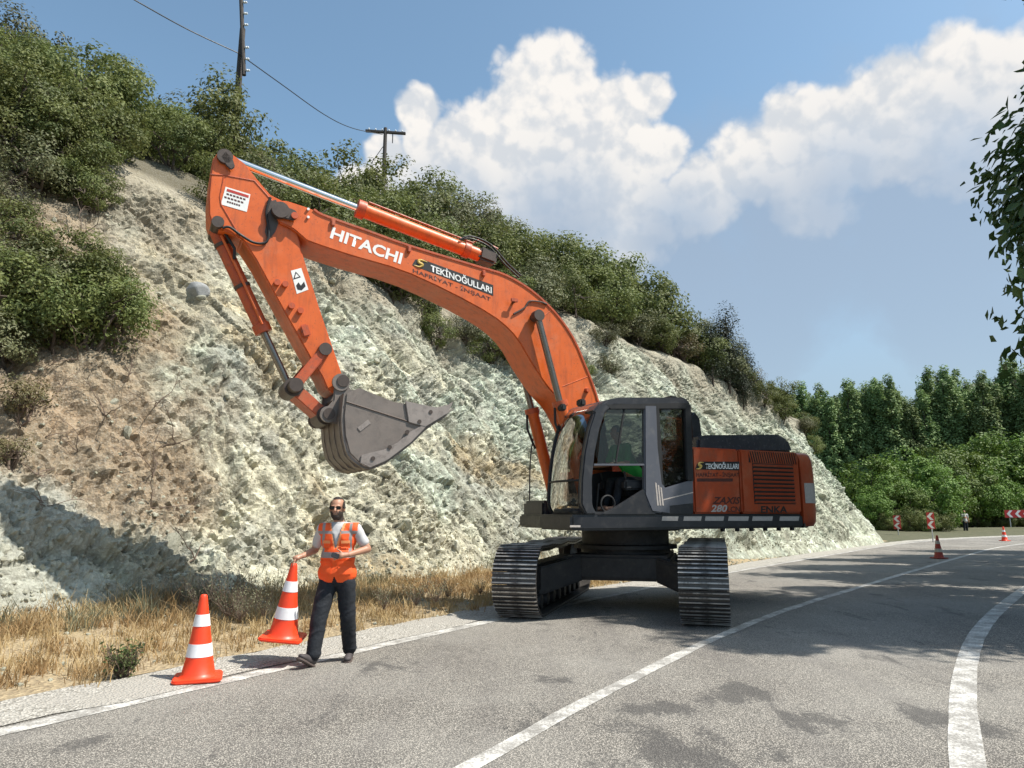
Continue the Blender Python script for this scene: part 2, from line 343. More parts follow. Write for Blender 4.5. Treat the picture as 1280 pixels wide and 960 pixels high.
class MB:
    """collects solids into one bmesh"""
    def __init__(s): s.b = bmesh.new()
    def poly(s, pts, y0, y1, bev=0.0, axis='y', seg=2):
        """closed polygon pts (a,b) extruded along an axis: y -> (a,y,b), z -> (a,b,z), x -> (x,a,b)"""
        mk = {'y': lambda p, k: (p[0], k, p[1]), 'z': lambda p, k: (p[0], p[1], k), 'x': lambda p, k: (k, p[0], p[1])}[axis]
        b = bmesh.new()
        A = [b.verts.new(mk(p, y0)) for p in pts]; B = [b.verts.new(mk(p, y1)) for p in pts]
        n = len(pts); b.faces.new(A); b.faces.new(B[::-1])
        for i in range(n): b.faces.new((A[i], B[i], B[(i+1) % n], A[(i+1) % n]))
        bmesh.ops.recalc_face_normals(b, faces=b.faces)
        s._bev(b, bev, seg); return s
    def _bev(s, b, bev, seg=2):
        if bev:
            es = [e for e in b.edges if e.calc_face_angle(0) > .5]
            bmesh.ops.bevel(b, geom=es, offset=bev, segments=seg, affect='EDGES', clamp_overlap=True)
        me = bpy.data.meshes.new('t'); b.to_mesh(me); b.free(); s.b.from_mesh(me); bpy.data.meshes.remove(me)
    def box(s, c, d, bev=0.0, rot=None, seg=2):
        b = bmesh.new(); bmesh.ops.create_cube(b, size=1)
        M = Matrix.Translation(Vector(c)) @ (rot.to_4x4() if rot is not None else Matrix()) @ Matrix.Diagonal((*d, 1))
        bmesh.ops.transform(b, matrix=M, verts=b.verts); s._bev(b, bev, seg); return s
    def tube(s, pts, r, n=10, caps=True):
        pts = [Vector(p) for p in pts]; rs = r if isinstance(r, (list, tuple)) else [r]*len(pts)
        rings = []; prev = None
        for i, p in enumerate(pts):
            t = (pts[min(i+1, len(pts)-1)]-pts[max(i-1, 0)]).normalized()
            if prev is None: a = t.orthogonal().normalized()
            else:
                a = (prev-t*prev.dot(t))
                a = a.normalized() if a.length > 1e-6 else t.orthogonal().normalized()
            prev = a; c = t.cross(a)
            rings.append([s.b.verts.new(p+(a*math.cos(k*2*math.pi/n)+c*math.sin(k*2*math.pi/n))*rs[i]) for k in range(n)])
        for i in range(len(rings)-1):
            for k in range(n): s.b.faces.new((rings[i][k], rings[i][(k+1) % n], rings[i+1][(k+1) % n], rings[i+1][k]))
        if caps: s.b.faces.new(rings[0][::-1]); s.b.faces.new(rings[-1])
        return s
    def lathe(s, prof, n=24, M=None):
        rings = []
        for (r, z) in prof:
            rings.append([s.b.verts.new((M or Matrix()) @ Vector((r*math.cos(k*2*math.pi/n), r*math.sin(k*2*math.pi/n), z))) for k in range(n)])
        for i in range(len(rings)-1):
            for k in range(n): s.b.faces.new((rings[i][k], rings[i][(k+1) % n], rings[i+1][(k+1) % n], rings[i+1][k]))
        s.b.faces.new(rings[0][::-1]); s.b.faces.new(rings[-1]); return s
    def quad(s, a, b, c, d): s.b.faces.new([s.b.verts.new(p) for p in (a, b, c, d)]); return s
    def build(s, name, m, parent=None, sharp=.6):
        bmesh.ops.recalc_face_normals(s.b, faces=s.b.faces)
        for f in s.b.faces: f.smooth = True
        for e in s.b.edges:
            if len(e.link_faces) != 2 or e.calc_face_angle(0) > sharp: e.smooth = False
        me = bpy.data.meshes.new(name); s.b.to_mesh(me); s.b.free(); me.materials.append(MATS[m])
        return link(bpy.data.objects.new(name, me), parent)
def new_like(name, src, parent):
    return link(bpy.data.objects.new(name, src.data), parent)

# ------------------------------------------------------------------ numpy noise
def h3(ix, iy, iz, seed):
    h = (ix.astype(np.int64)*374761393 + iy.astype(np.int64)*668265263 + iz.astype(np.int64)*2147483647 + seed*1274126177) & 0xffffffff
    h = ((h ^ (h >> 13))*1274126177) & 0xffffffff
    h = ((h ^ (h >> 16))*2246822519) & 0xffffffff
    return ((h ^ (h >> 15)) & 0xffffff)/float(0xffffff)
def vnoise(p, seed=0):
    i = np.floor(p).astype(np.int64); f = p-i; f = f*f*(3-2*f); r = 0
    for dx in (0, 1):
        for dy in (0, 1):
            for dz in (0, 1):
                wt = (f[:, 0] if dx else 1-f[:, 0])*(f[:, 1] if dy else 1-f[:, 1])*(f[:, 2] if dz else 1-f[:, 2])
                r = r+wt*h3(i[:, 0]+dx, i[:, 1]+dy, i[:, 2]+dz, seed)
    return r*2-1
def fbm(p, sc, octv=4, seed=0, g=.5):
    a, r, q = 1.0, 0, p*sc
    for k in range(octv): r = r+a*vnoise(q, seed+k*17); q = q*2.03; a *= g
    return r
def facet(p, sc, seed=0, tilt=.8):
    """faceted cells: every cell a tilted plane of its own; returns height and distance to the cell edge"""
    q = p*sc; i = np.floor(q).astype(np.int64); n = len(q)
    b1 = np.full(n, 9.); b2 = np.full(n, 9.); hh = np.zeros(n)
    for dx in (-1, 0, 1):
        for dy in (-1, 0, 1):
            for dz in (-1, 0, 1):
                a, b, c = i[:, 0]+dx, i[:, 1]+dy, i[:, 2]+dz
                rx, ry, rz = h3(a, b, c, seed), h3(a, b, c, seed+1), h3(a, b, c, seed+2)
                ex, ey, ez = q[:, 0]-a-rx, q[:, 1]-b-ry, q[:, 2]-c-rz
                d = ex*ex+ey*ey+ez*ez
                near = d < b1
                b2 = np.where(near, b1, np.minimum(b2, d))
                val = (ry*2-1)*.6 + tilt*((rx*2-1)*ex+(rz*2-1)*ey+((rx*7.3) % 1*2-1)*ez)
                hh = np.where(near, val, hh); b1 = np.where(near, d, b1)
    return hh, np.sqrt(b2)-np.sqrt(b1)
def sstep(a, b, x): t = np.clip((x-a)/(b-a), 0, 1); return t*t*(3-2*t)

# ================================================================== SETTING
def smooth_path(pts, step=.25, k=41):
    pts = np.array(pts, float); s = np.r_[0, np.cumsum(np.hypot(*np.diff(pts, axis=0).T))]
    S = np.arange(0, s[-1], step); P = np.stack([np.interp(S, s, pts[:, i]) for i in (0, 1)], 1); h = k//2
    Pp = np.vstack([P[0]+(P[0]-P[1])*np.arange(h, 0, -1)[:, None], P, P[-1]+(P[-1]-P[-2])*np.arange(1, h+1)[:, None]])
    P = np.stack([np.convolve(Pp[:, i], np.ones(k)/k, 'valid') for i in (0, 1)], 1)
    T = np.gradient(P, axis=0); T /= np.linalg.norm(T, axis=1)[:, None]
    return P, np.stack([-T[:, 1], T[:, 0]], 1), S, s
LP, LN, LS, _s = smooth_path([(-12, -7.5), (-3.86, 5.74), (-0.7, 10.8), (1.19, 13.71), (6.71, 21.16), (13.14, 29.18), (17.83, 35.23), (25, 43.0), (36, 50.5), (55, 57), (95, 62)])
LS = LS-_s[1]
CP, CN, CS, _ = smooth_path([(-6.4, -5.5), (-.26, 4.99), (.4, 6.23), (1.35, 7.88), (2.95, 10.51), (7.14, 15.62), (8.81, 17.56), (12.74, 22.38), (17.59, 28.11), (23.64, 35.23), (31.5, 42.2), (43, 48), (60, 52.5), (97, 57)])
RP, RN, RS, _ = smooth_path([(-2.5, -5), (2.92, 4.99), (3.5, 6.07), (4.11, 7.12), (5.29, 8.88), (6.67, 10.65), (8.61, 13.02), (11, 15.78), (16, 21.5), (22, 28), (29.5, 35), (39, 41.3), (52, 46), (70, 49.5), (98, 52.5)])
def strip(name, P, N, a, b, z, m, parent=None, z2=None, seed=3, jag=0.0):
    rs = np.random.RandomState(seed); n = len(P)
    ja = np.interp(np.arange(n), np.arange(0, n, 2), rs.uniform(-jag, jag, len(range(0, n, 2)))) if jag else 0
    jb = np.interp(np.arange(n), np.arange(0, n, 2), rs.uniform(-jag, jag, len(range(0, n, 2)))) if jag else 0
    A = P+N*(a+np.broadcast_to(ja, n))[:, None]; B = P+N*(b+np.broadcast_to(jb, n))[:, None]
    v = np.vstack([np.c_[A, np.full(n, z)], np.c_[B, np.full(n, z if z2 is None else z2)]])
    i = np.arange(n-1); return np_mesh(name, v, np.stack([i, i+n, i+n+1, i+1], 1), m, parent)
g = np_mesh('ground', [(-900, -300, -.06), (900, -300, -.06), (900, 1500, -.06), (-900, 1500, -.06)], [(0, 1, 2, 3)], 'far_ground'); tag(g, 'flat dark green ground under the trees beyond the road', 'ground', kind='structure')
# road sheet between left gravel and beyond the right line
i0 = 0
nR = len(LP); rr = np.linspace(0, len(RP)-1, nR)
Rr = np.stack([np.interp(rr, np.arange(len(RP)), RP[:, i]+RN[:, i]*-1.9) for i in (0, 1)], 1); Lr = LP+LN*.75
K = 14; v = []
for j in range(K+1):
    f = j/K; v.append(np.c_[Lr*(1-f)+Rr*f, np.full(nR, .004)])
v = np.vstack(v); i = np.arange(nR-1)
q = np.vstack([np.stack([i+j*nR, i+(j+1)*nR, i+1+(j+1)*nR, i+1+j*nR], 1) for j in range(K)])
road = np_mesh('road', v, q, 'asphalt'); tag(road, 'two lane grey chip sealed road curving right past the cliff', 'road', kind='structure')
strip('edge_line', LP, LN, .10, -.11, .0085, 'road_paint', road, jag=.018)
strip('center_line', CP, CN, .075, -.075, .0085, 'road_paint', road, seed=5, jag=.012)
strip('edge_line', RP, RN, .105, -.105, .0085, 'road_paint', road, seed=7, jag=.005)
sh = strip('gravel_shoulder', LP, LN, .085, .88, .0125, 'pale_gravel', seed=9, jag=.09, z2=.03); tag(sh, 'pale gravel shoulder beside the left edge line', 'shoulder', kind='structure')
sh = strip('roadside', RP, RN, -1.75, -9, .0, 'bank_grass', seed=11, jag=.12, z2=.1); tag(sh, 'dry grassy roadside right of the road', 'roadside', kind='structure')
i = np.where(LS > 39)[0]
sh = strip('grass_bank', LP[i], LN[i], .9, 9, .02, 'bank_grass', seed=13, jag=.1, z2=.35); tag(sh, 'low grassy bank along the far bend', 'bank', kind='structure')

def st(x, y):
    i = int(np.argmin((LP[:, 0]-x)**2+(LP[:, 1]-y)**2)); return LS[i], float((np.array([x, y])-LP[i]) @ LN[i])
def xy(s, t):
    s = np.asarray(s, float); t = np.asarray(t, float)
    P = np.stack([np.interp(s, LS, LP[:, k]) for k in (0, 1)], -1); N = np.stack([np.interp(s, LS, LN[:, k]) for k in (0, 1)], -1)
    return P+N*t[..., None]
def tb(s): return np.interp(s, [-20, -4, 0, 1.6, 2.6, 4, 9, 15, 19, 22, 30, 38, 40.5, 43, 47, 55], [5.8, 5.4, 4.85, 4.72, 4.7, 4.4, 3.5, 3.4, 2.2, 1.4, .95, .8, 1.0, 3.2, 9, 22])
def slope(s): return np.tan(np.radians(np.interp(s, [0, 10, 24, 34], [55, 56, 57, 60])))
def htop(s): return np.interp(s, [-15, -2, 5, 9, 12.7, 17, 22, 29, 36, 40, 44, 50], [9.5, 10, 10.6, 9.5, 8.8, 8.6, 9.2, 8.3, 7.8, 6.8, 4.6, 3.0])
def rise(s): return np.interp(s, [-15, 30, 38, 44, 50], [1, 1, .75, .3, .1])
def prof(s, tp):
    """height above road at horizontal distance tp behind the foot of the cliff"""
    sl_ = slope(s); h = htop(s); tt = (h-.3)/sl_
    steep = .3+sl_*tp - .35*np.sin(np.clip(tp/tt, 0, 1)*math.pi)*0
    x = np.maximum(tp-tt, 0)
    hill = h+rise(s)*(np.minimum(x, 8)*.64+np.clip(x-8, 0, 30)*.22)
    return np.where(tp < tt, steep, hill)
def hit(u, v, bias=0.0):
    d = ray(u, v); o = np.array([0, 0, CAMH])
    for t in np.arange(6, 110, .06):
        x, y, z = o+d*t; s, tt = st(x, y)
        if tt > tb(s) and prof(s, tt-tb(s)) > z: return np.array([x, y, z]), s, tt
    return hit(u-3, v+7)
# verge between shoulder and cliff
sv = np.arange(-9, 46, .14); fv = np.linspace(0, 1, 16)
SS, FF = np.meshgrid(sv, fv, indexing='ij'); TT = .95+FF*(np.maximum(tb(SS)+.5, 1.2)-.95)
XY = xy(SS.ravel(), TT.ravel()); zz = .012+.33*(FF.ravel()**1.5); pp = np.c_[XY, zz]
zz = zz+fbm(pp, 1.3, 4, 3)*.05*FF.ravel()
ns, nf = SS.shape; idx = np.arange(ns*nf).reshape(ns, nf)
q = np.stack([idx[:-1, :-1].ravel(), idx[1:, :-1].ravel(), idx[1:, 1:].ravel(), idx[:-1, 1:].ravel()], 1)
vg = np_mesh('verge', np.c_[XY, zz], q, 'verge_soil', smooth=True); tag(vg, 'dry straw covered soil verge below the cliff', 'verge', kind='structure')

# ---- the cliff and hill
sg = np.r_[np.arange(-11, -1.2, .25), np.arange(-1.2, 19, .045), np.arange(19, 45, .075), np.arange(45, 56, .4)]
wr = np.r_[np.linspace(-.04, 1.0, 228), 1+np.linspace(.02, 1, 74)**1.35*4.2]
SS, WW = np.meshgrid(sg, wr, indexing='ij'); S1, W1 = SS.ravel(), WW.ravel()
TTOP = (htop(S1)-.3)/slope(S1); TP = W1*TTOP
XY = xy(S1, tb(S1)+TP); Z = prof(S1, TP); P0 = np.c_[XY, Z]
Ns = np.stack([np.interp(S1, LS, LN[:, k]) for k in (0, 1)], 1)
ang = np.arctan(slope(S1))*(W1 < 1)+np.radians(33)*(W1 >= 1)
NRM = np.c_[-Ns*np.sin(ang)[:, None], np.cos(ang)]
rockm = sstep(1.03, .90, W1)                         # 1 on the cut, 0 on the planted hill
foot = sstep(0, .06, W1)
Q = P0.copy()
warp = np.stack([fbm(P0, .8, 3, 91), fbm(P0, .8, 3, 92), fbm(P0, .8, 3, 93)], 1)*.35
PW = P0+warp
big = fbm(P0, .28, 3, 5)*.42
# gullies that run down the face, slanting with the bedding
gl = S1*1.0+P0[:, 2]*.55
gul = fbm(np.c_[gl*.9, P0[:, 2]*.22, np.zeros_like(gl)], 1.0, 4, 21)*.28
f1, e1 = facet(PW*np.array([1, 1, .8]), .95, 31); f2, e2 = facet(PW, 2.3, 41); f3, e3 = facet(PW, 5.2, 51, 1.0); f4, e4 = facet(PW, 11., 61, 1.1)
along_, across_ = S1*.6-P0[:, 2]*.8, S1*.8+P0[:, 2]*.6
BC = np.c_[along_*.75+warp[:, 0]*.6, across_*2.3+warp[:, 1]*1.4, warp[:, 2]*.5]
f5, e5 = facet(BC, .9, 71, .9); f6, e6 = facet(BC, 2.4, 75, 1.0)      # slabs split along the slanting bedding
smoothfoot = sstep(17, 24, S1)*sstep(.30, .12, W1)       # fine scree at the far foot
am = 1-.75*smoothfoot
brown = sstep(6.4, 4.9, S1+fbm(P0, .6, 4, 77)*1.0)*sstep(.9, 1.5, P0[:, 2]+fbm(P0, 1, 2, 78)*.4)
top_soil = sstep(.66, .95, W1+fbm(P0, .5, 3, 79)*.13)
soft = np.maximum(brown*.45, top_soil*.45)
rgh = .35+1.15*sstep(-.35, .4, fbm(P0, .55, 3, 141))          # rough ribs next to smoother washed faces
strk = fbm(np.c_[(S1*.85+P0[:, 2]*.62)*3.2, (P0[:, 2]*.8-S1*.55)*.55, np.zeros_like(S1)], 1.0, 4, 151)
disp = big+gul+am*(1-soft)*(f1*.06+rgh*(f2*.026+f3*.034+f4*.034)+f5*.085+f6*.042 - .04*sstep(.12, 0, e5) + strk*.03 - .04*sstep(.14, 0, e1) - .035*sstep(.16, 0, e2)) + soft*(f2*.05+f3*.04+f4*.03+fbm(P0, 3, 4, 80)*.06)
disp = disp*rockm*foot + (1-rockm)*fbm(P0, .5, 3, 8)*.25
# pit added left to imitate the arm's dark shadow wedge, beside a rock rib
hc, hs, ht = hit(135, 706)
def gauss(c, a, b, dirv_):
    d = P0-c; al = d @ dirv_; pe = np.linalg.norm(d-al[:, None]*dirv_, axis=1); return np.exp(-(al/a)**2-(pe/b)**2)
dv = hit(195, 735)[0]-hit(75, 672)[0]; dv /= np.linalg.norm(dv)
shade_pit = gauss(hc, .6, .25, dv)
disp -= .25*sstep(.18, .8, shade_pit)
rib = gauss(hit(35, 690)[0], 1.5, 1.0, np.array([0, 0, 1.])); disp += .10*rib
Q = P0+NRM*disp[:, None]
Q[:, :2] += (NRM[:, :2]*((vnoise(P0*6, 7)*.05)*rockm)[:, None])
# rock colour: pale greenish serpentine, cream, ochre and brown soil
c_green = np.array([.50, .55, .44]); c_cream = np.array([.61, .58, .43]); c_grey = np.array([.43, .43, .36]); c_ochre = np.array([.44, .33, .17]); c_brown = np.array([.29, .20, .12]); c_dk = np.array([.19, .20, .165]); c_soil = np.array([.33, .285, .21])
mx = lambda a, b, t: a*(1-t)[:, None]+b*t[:, None]
n_a, n_b, n_c = fbm(P0, .45, 4, 101), fbm(P0, .9, 4, 111), fbm(P0, .35, 4, 121)
colr = mx(np.tile(c_cream, (len(P0), 1)), np.tile(c_green, (len(P0), 1)), sstep(-.1, .5, n_a))
colr = mx(colr, c_grey[None], sstep(.05, .55, n_b)*.75)
colr = mx(colr, c_ochre[None], sstep(.28, .7, n_c)*.75)
colr = mx(colr, c_green[None]*1.1, sstep(13, 24, S1)*.8)
cellv = h3(np.floor(P0[:, 0]*7).astype(np.int64), np.floor(P0[:, 1]*7).astype(np.int64), np.floor(P0[:, 2]*7).astype(np.int64), 5)
colr = colr*.92*(1+.12*f2+.40*f3+.42*f4+.18*f5+.16*f6)[:, None]  # fragments differ in tone; sunken facets painted darker, as crevice shade
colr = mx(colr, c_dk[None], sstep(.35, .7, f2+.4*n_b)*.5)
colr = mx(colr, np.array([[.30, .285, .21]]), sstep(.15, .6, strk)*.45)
colr = mx(colr, c_brown[None]*(1+.3*n_b[:, None]), brown*.85)
colr = mx(colr, c_soil[None]*(1+.25*n_b[:, None]), top_soil*.8)
hillc = np.array([.10, .085, .05]); colr = mx(colr, hillc[None], 1-sstep(1.10, 1.0, W1))
pale = gauss(hit(30, 690)[0], 1.6, 1.1, np.array([0, 0, 1.])); colr = mx(colr, np.array([[.46, .47, .40]]), sstep(.2, .6, pale)*.8)
colr = np.clip(colr, .02, .8)
ns, nw = SS.shape; idx = np.arange(ns*nw).reshape(ns, nw)
q = np.stack([idx[:-1, :-1].ravel(), idx[1:, :-1].ravel(), idx[1:, 1:].ravel(), idx[:-1, 1:].ravel()], 1)
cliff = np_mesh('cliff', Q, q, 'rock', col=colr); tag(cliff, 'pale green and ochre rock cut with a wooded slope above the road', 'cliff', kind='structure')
GQ = Q.reshape(ns, nw, 3)
def on_grid(s, wv):
    a = int(np.argmin(abs(sg-s))); b = int(np.argmin(abs(wr-wv))); return GQ[a, b]
def surf(s, tp):
    """displaced point of the hill at s and distance tp behind the foot"""
    return on_grid(s, tp/((htop(s)-.3)/slope(s)))
def hitg(u, v):
    r = hit(u, v)
    if r is None: return None
    return on_grid(r[1], (r[2]-tb(r[1]))/((htop(r[1])-.3)/slope(r[1])))
# ---- stones on and below the face
rnd = random.Random(4); nrs = np.random.RandomState(4)
def stone_mesh(seed, flat=.7, sub=2):
    b = bmesh.new(); bmesh.ops.create_icosphere(b, subdivisions=sub, radius=1); rs = np.random.RandomState(seed)
    dirs = rs.normal(size=(11, 3)); dirs /= np.linalg.norm(dirs, axis=1)[:, None]; cut = rs.uniform(.55, .95, 11)
    for vv in b.verts:
        p = np.array(vv.co)
        for d, c in zip(dirs, cut):
            k = p @ d
            if k > c: p = p-d*(k-c)
        vv.co = Vector(p*np.array([1, .8, flat]))
    me = bpy.data.meshes.new('stone'); b.to_mesh(me); b.free(); me.materials.append(MATS['stone']); return me
SM = [stone_mesh(k, .55+.05*(k % 5), 2 if k % 2 else 1) for k in range(9)]
for k in range(270):
    s = rnd.choice([rnd.uniform(-.5, 12), rnd.uniform(0, 20), rnd.uniform(10, 34)])
    wv = rnd.choice([rnd.uniform(0, .12), rnd.uniform(0, .95), rnd.uniform(.1, .8)])
    o = bpy.data.objects.new('stone', rnd.choice(SM)); link(o, cliff)
    sz = rnd.uniform(.05, .13)*(1.9 if rnd.random() < .14 else 1)*(1.2 if s > 12 else 1)
    o.location = Vector(on_grid(s, wv)); o.scale = (sz, sz*rnd.uniform(.8, 1.1), sz*rnd.uniform(.7, 1)); o.rotation_euler = (rnd.uniform(0, 6), rnd.uniform(0, 6), rnd.uniform(0, 6))
# rubble too small to count
b_v, b_f = [], []; off = 0
protos = []
for k in range(6):
    me = stone_mesh(40+k, .7, 1); vv = np.array([x.co[:] for x in me.vertices]); ff = np.array([p.vertices[:] for p in me.polygons]); protos.append((vv, ff)); bpy.data.meshes.remove(me)
for k in range(5200):
    s = nrs.uniform(-1, 36)
    if k % 3: wv = abs(nrs.normal(0, .10)); base_p = on_grid(s, wv)
    else: base_p = on_grid(s, nrs.uniform(0, .95))
    if k % 7 == 0:
        t_ = nrs.uniform(.9, tb(s)); p_ = xy(s, t_); base_p = np.array([p_[0], p_[1], .02+.33*max(0, (t_-.95)/max(.3, tb(s)+.5-.95))**1.5])
    vv, ff = protos[k % 6]; sz = nrs.uniform(.018, .06); a = nrs.uniform(0, 6.3); ca, sa = math.cos(a), math.sin(a)
    rv = vv @ np.array([[ca, sa, 0], [-sa, ca, 0], [0, 0, 1]])*sz+base_p; b_v.append(rv); b_f.append(ff+off); off += len(vv)
rub = np_mesh('rubble', np.vstack(b_v), np.vstack(b_f), 'stone'); tag(rub, 'small broken rubble lying on and below the rock cut', 'rubble', kind='stuff')
# the smooth grey boulder
me = stone_mesh(77, .85, 3)
b = bmesh.new(); b.from_mesh(me); bmesh.ops.smooth_vert(b, verts=b.verts, factor=.6); bmesh.ops.smooth_vert(b, verts=b.verts, factor=.6)
for f in b.faces: f.smooth = True
b.to_mesh(me); b.free(); me.materials.clear(); me.materials.append(MATS['boulder'])
o = link(bpy.data.objects.new('boulder', me)); o.location = Vector(hitg(240, 366))+Vector((.07, -.07, .0)); o.scale = (.31, .28, .27); tag(o, 'smooth rounded grey boulder stuck high in the rock cut', 'boulder')

# ================================================================== PLANTS
def leaves(c, nrm, size, rs, fold=.25, aspect=.55):
    """rhombic folded leaves at centres c with normals nrm -> verts, quads"""
    n = len(c); a = rs.normal(size=(n, 3)); t = np.cross(nrm, a); t /= np.linalg.norm(t, axis=1)[:, None]+1e-9
    bnm = np.cross(nrm, t); sz = (size*rs.uniform(.65, 1.3, n))[:, None]
    v = np.empty((n, 4, 3)); v[:, 0] = c-t*sz*.5; v[:, 2] = c+t*sz*.5; v[:, 1] = c+bnm*sz*aspect*.5+nrm*sz*fold*.3; v[:, 3] = c-bnm*sz*aspect*.5+nrm*sz*fold*.3
    return v.reshape(-1, 3), np.arange(n*4).reshape(n, 4)
def limb(mb, p0, p1, r0, r1, rs, n=6, wob=.12):
    pts = [Vector(p0)]; L = (Vector(p1)-Vector(p0))
    for k in range(1, 5):
        f = k/4; w_ = wob*L.length*(1-abs(2*f-1)) if k < 4 else 0
        pts.append(Vector(p0)+L*f+Vector(rs.normal(size=3)*w_*.6))
    mb.tube(pts, [r0+(r1-r0)*k/4 for k in range(5)], n)
def make_plant(name, label, cat, group, rx, h, z0, nclump, nleaf, lsize, leafm, seed, trunk_r=.06, stems=3, shape='round', fill=.55, twig=True, barkm='bark'):
    rs = np.random.RandomState(seed); root = empty(name); tag(root, label, cat, group)
    cl = []; tries = 0
    while len(cl) < nclump and tries < nclump*60:
        tries += 1
        p = rs.uniform(-1, 1, 3); r = np.linalg.norm(p)
        if r > 1 or r < fill*.55: continue
        f = (p[2]+1)/2
        if shape == 'round': k = 1.0
        elif shape == 'column': k = (np.clip(f*5, .25, 1))*(np.clip((1-f)*2.2, .12, 1)**.7)
        else: k = np.clip(1-f, .08, 1)*1.15
        cl.append((p[0]*rx*k if shape == 'round' else p[0]*rx*k/max(.35, math.sqrt(1-min(.95, p[2]**2))), p[1]*rx*k if shape == 'round' else p[1]*rx*k/max(.35, math.sqrt(1-min(.95, p[2]**2))), z0+(h-z0)*f))
    cl = np.array(cl); nc = len(cl); per = rs.multinomial(nleaf, rs.dirichlet(np.full(nc, 3.)))
    ctr = np.array([0, 0, z0+(h-z0)*.45]); C_, N_ = [], []
    cr = (rx if shape == 'round' else rx*1.7)*1.15/ (nc**.36)
    for c, k in zip(cl, per):
        d = rs.normal(size=(k, 3)); d /= np.linalg.norm(d, axis=1)[:, None]+1e-9
        r = rs.uniform(.25, 1, (k, 1))**.6*cr*rs.uniform(.75, 1.35)
        sc = np.array([1, 1, .75 if shape == 'round' else 1.25]); p = c+d*r*sc
        out = (c-ctr); out = out/(np.linalg.norm(out)+1e-6)
        nn = d*.7+out*.5+np.array([0, 0, .5])+rs.normal(size=(k, 3))*.45; nn /= np.linalg.norm(nn, axis=1)[:, None]
        C_.append(p); N_.append(nn)
    v, q = leaves(np.vstack(C_), np.vstack(N_), lsize, rs)
    v[:, 2] = np.maximum(v[:, 2], .02)
    mb = MB()
    if shape == 'round':
        for k in range(stems):
            e = cl[rs.randint(nc)]*np.array([.45, .45, .6]); limb(mb, (rs.normal()*.05, rs.normal()*.05, -.25), e, trunk_r, trunk_r*.6, rs, 7)
            for m in rs.choice(nc, min(nc, 5 if twig else 2), False): limb(mb, e, cl[m], trunk_r*.55, trunk_r*.12, rs, 5)
    else:
        limb(mb, (0, 0, -.3), (0, 0, h*.93), trunk_r, trunk_r*.15, rs, 8, .01)
        for m in rs.choice(nc, min(nc, 26), False):
            c = cl[m]; limb(mb, (0, 0, max(.4, c[2]-rx*.9)), c, trunk_r*.3, trunk_r*.08, rs, 4)
    mb.build('trunk', barkm, root); np_mesh('crown', v, q, leafm, root); return root
def put(proto, loc, rz=0.0, sc=1.0, label=None, group=None, sz=None, tilt=(0, 0)):
    o = copy_tree(proto) if proto.get('used') else proto
    proto['used'] = 1; o.location = loc; o.rotation_euler = (tilt[0], tilt[1], rz); o.scale = (sc, sc, sz or sc)
    if label: o['label'] = label
    if group: o['group'] = group
    return o
GRP = 'shrubs covering the slope above the cut'
LAB = ['dense green shrub on the wooded slope above the rock cut', 'greyish olive shrub on the wooded slope above the rock cut', 'brownish half dry shrub on the wooded slope above the rock cut']
BUSH = [make_plant('oak_shrub', LAB[0], 'shrub', GRP, 1.25, 2.3, .25, 30, 5200, .105, 'shrub_leaf', 10+k, stems=4) for k in range(4)]
BUSHG = [make_plant('olive_shrub', LAB[1], 'shrub', GRP, 1.15, 2.0, .2, 26, 4200, .095, 'shrub_leaf_grey', 20+k, stems=4) for k in range(2)]
BUSHD = [make_plant('dry_shrub', LAB[2], 'shrub', GRP, .9, 1.5, .1, 20, 1800, .09, 'shrub_leaf_dry', 30, stems=6, barkm='dead_wood')]
r = random.Random(11)
sbx = -8.0
while sbx < 45:
    for j in range(6):
        s = sbx+r.uniform(-.6, .6); tt = (htop(s)-.3)/slope(s)
        tp = tt+.35+j*(1.55 if s > 10 else 1.75)+r.uniform(-.5, .5)
        if s > 38 and j > 3: continue
        p = surf(s, tp)
        kind = r.random(); pr = r.choice(BUSH) if kind < .66 else r.choice(BUSHG) if kind < .93 else BUSHD[0]
        sc = r.uniform(.72, 1.2)*(.8 if j == 0 else 1)*(1.0 if s < 10 else 1.42 if s < 30 else 1.2 if s < 34 else .9)
        kw = 'oak_shrub' if pr in BUSH else 'olive_shrub' if pr in BUSHG else 'dry_shrub'
        lab_ = ('large ' if sc > 1.05 else 'low ' if sc < .85 else '')+{'oak_shrub': 'dense green shrub', 'olive_shrub': 'greyish olive shrub', 'dry_shrub': 'brownish half dry shrub'}[kw]+(' at the rim of the bare rock cut' if j == 0 else ' on the skyline of the wooded slope' if j > 3 else ' within the thicket on the wooded slope')
        put(pr, (p[0], p[1], p[2]-.12), r.uniform(0, 6.28), sc, lab_, sz=sc*r.uniform(.85, 1.15))
    sbx += 1.75
G2 = 'shrubs growing on the face of the cut'
LB = ['green shrub rooted low on the brown soil slope beside the hollow', 'small green shrub growing on the bare rock face']
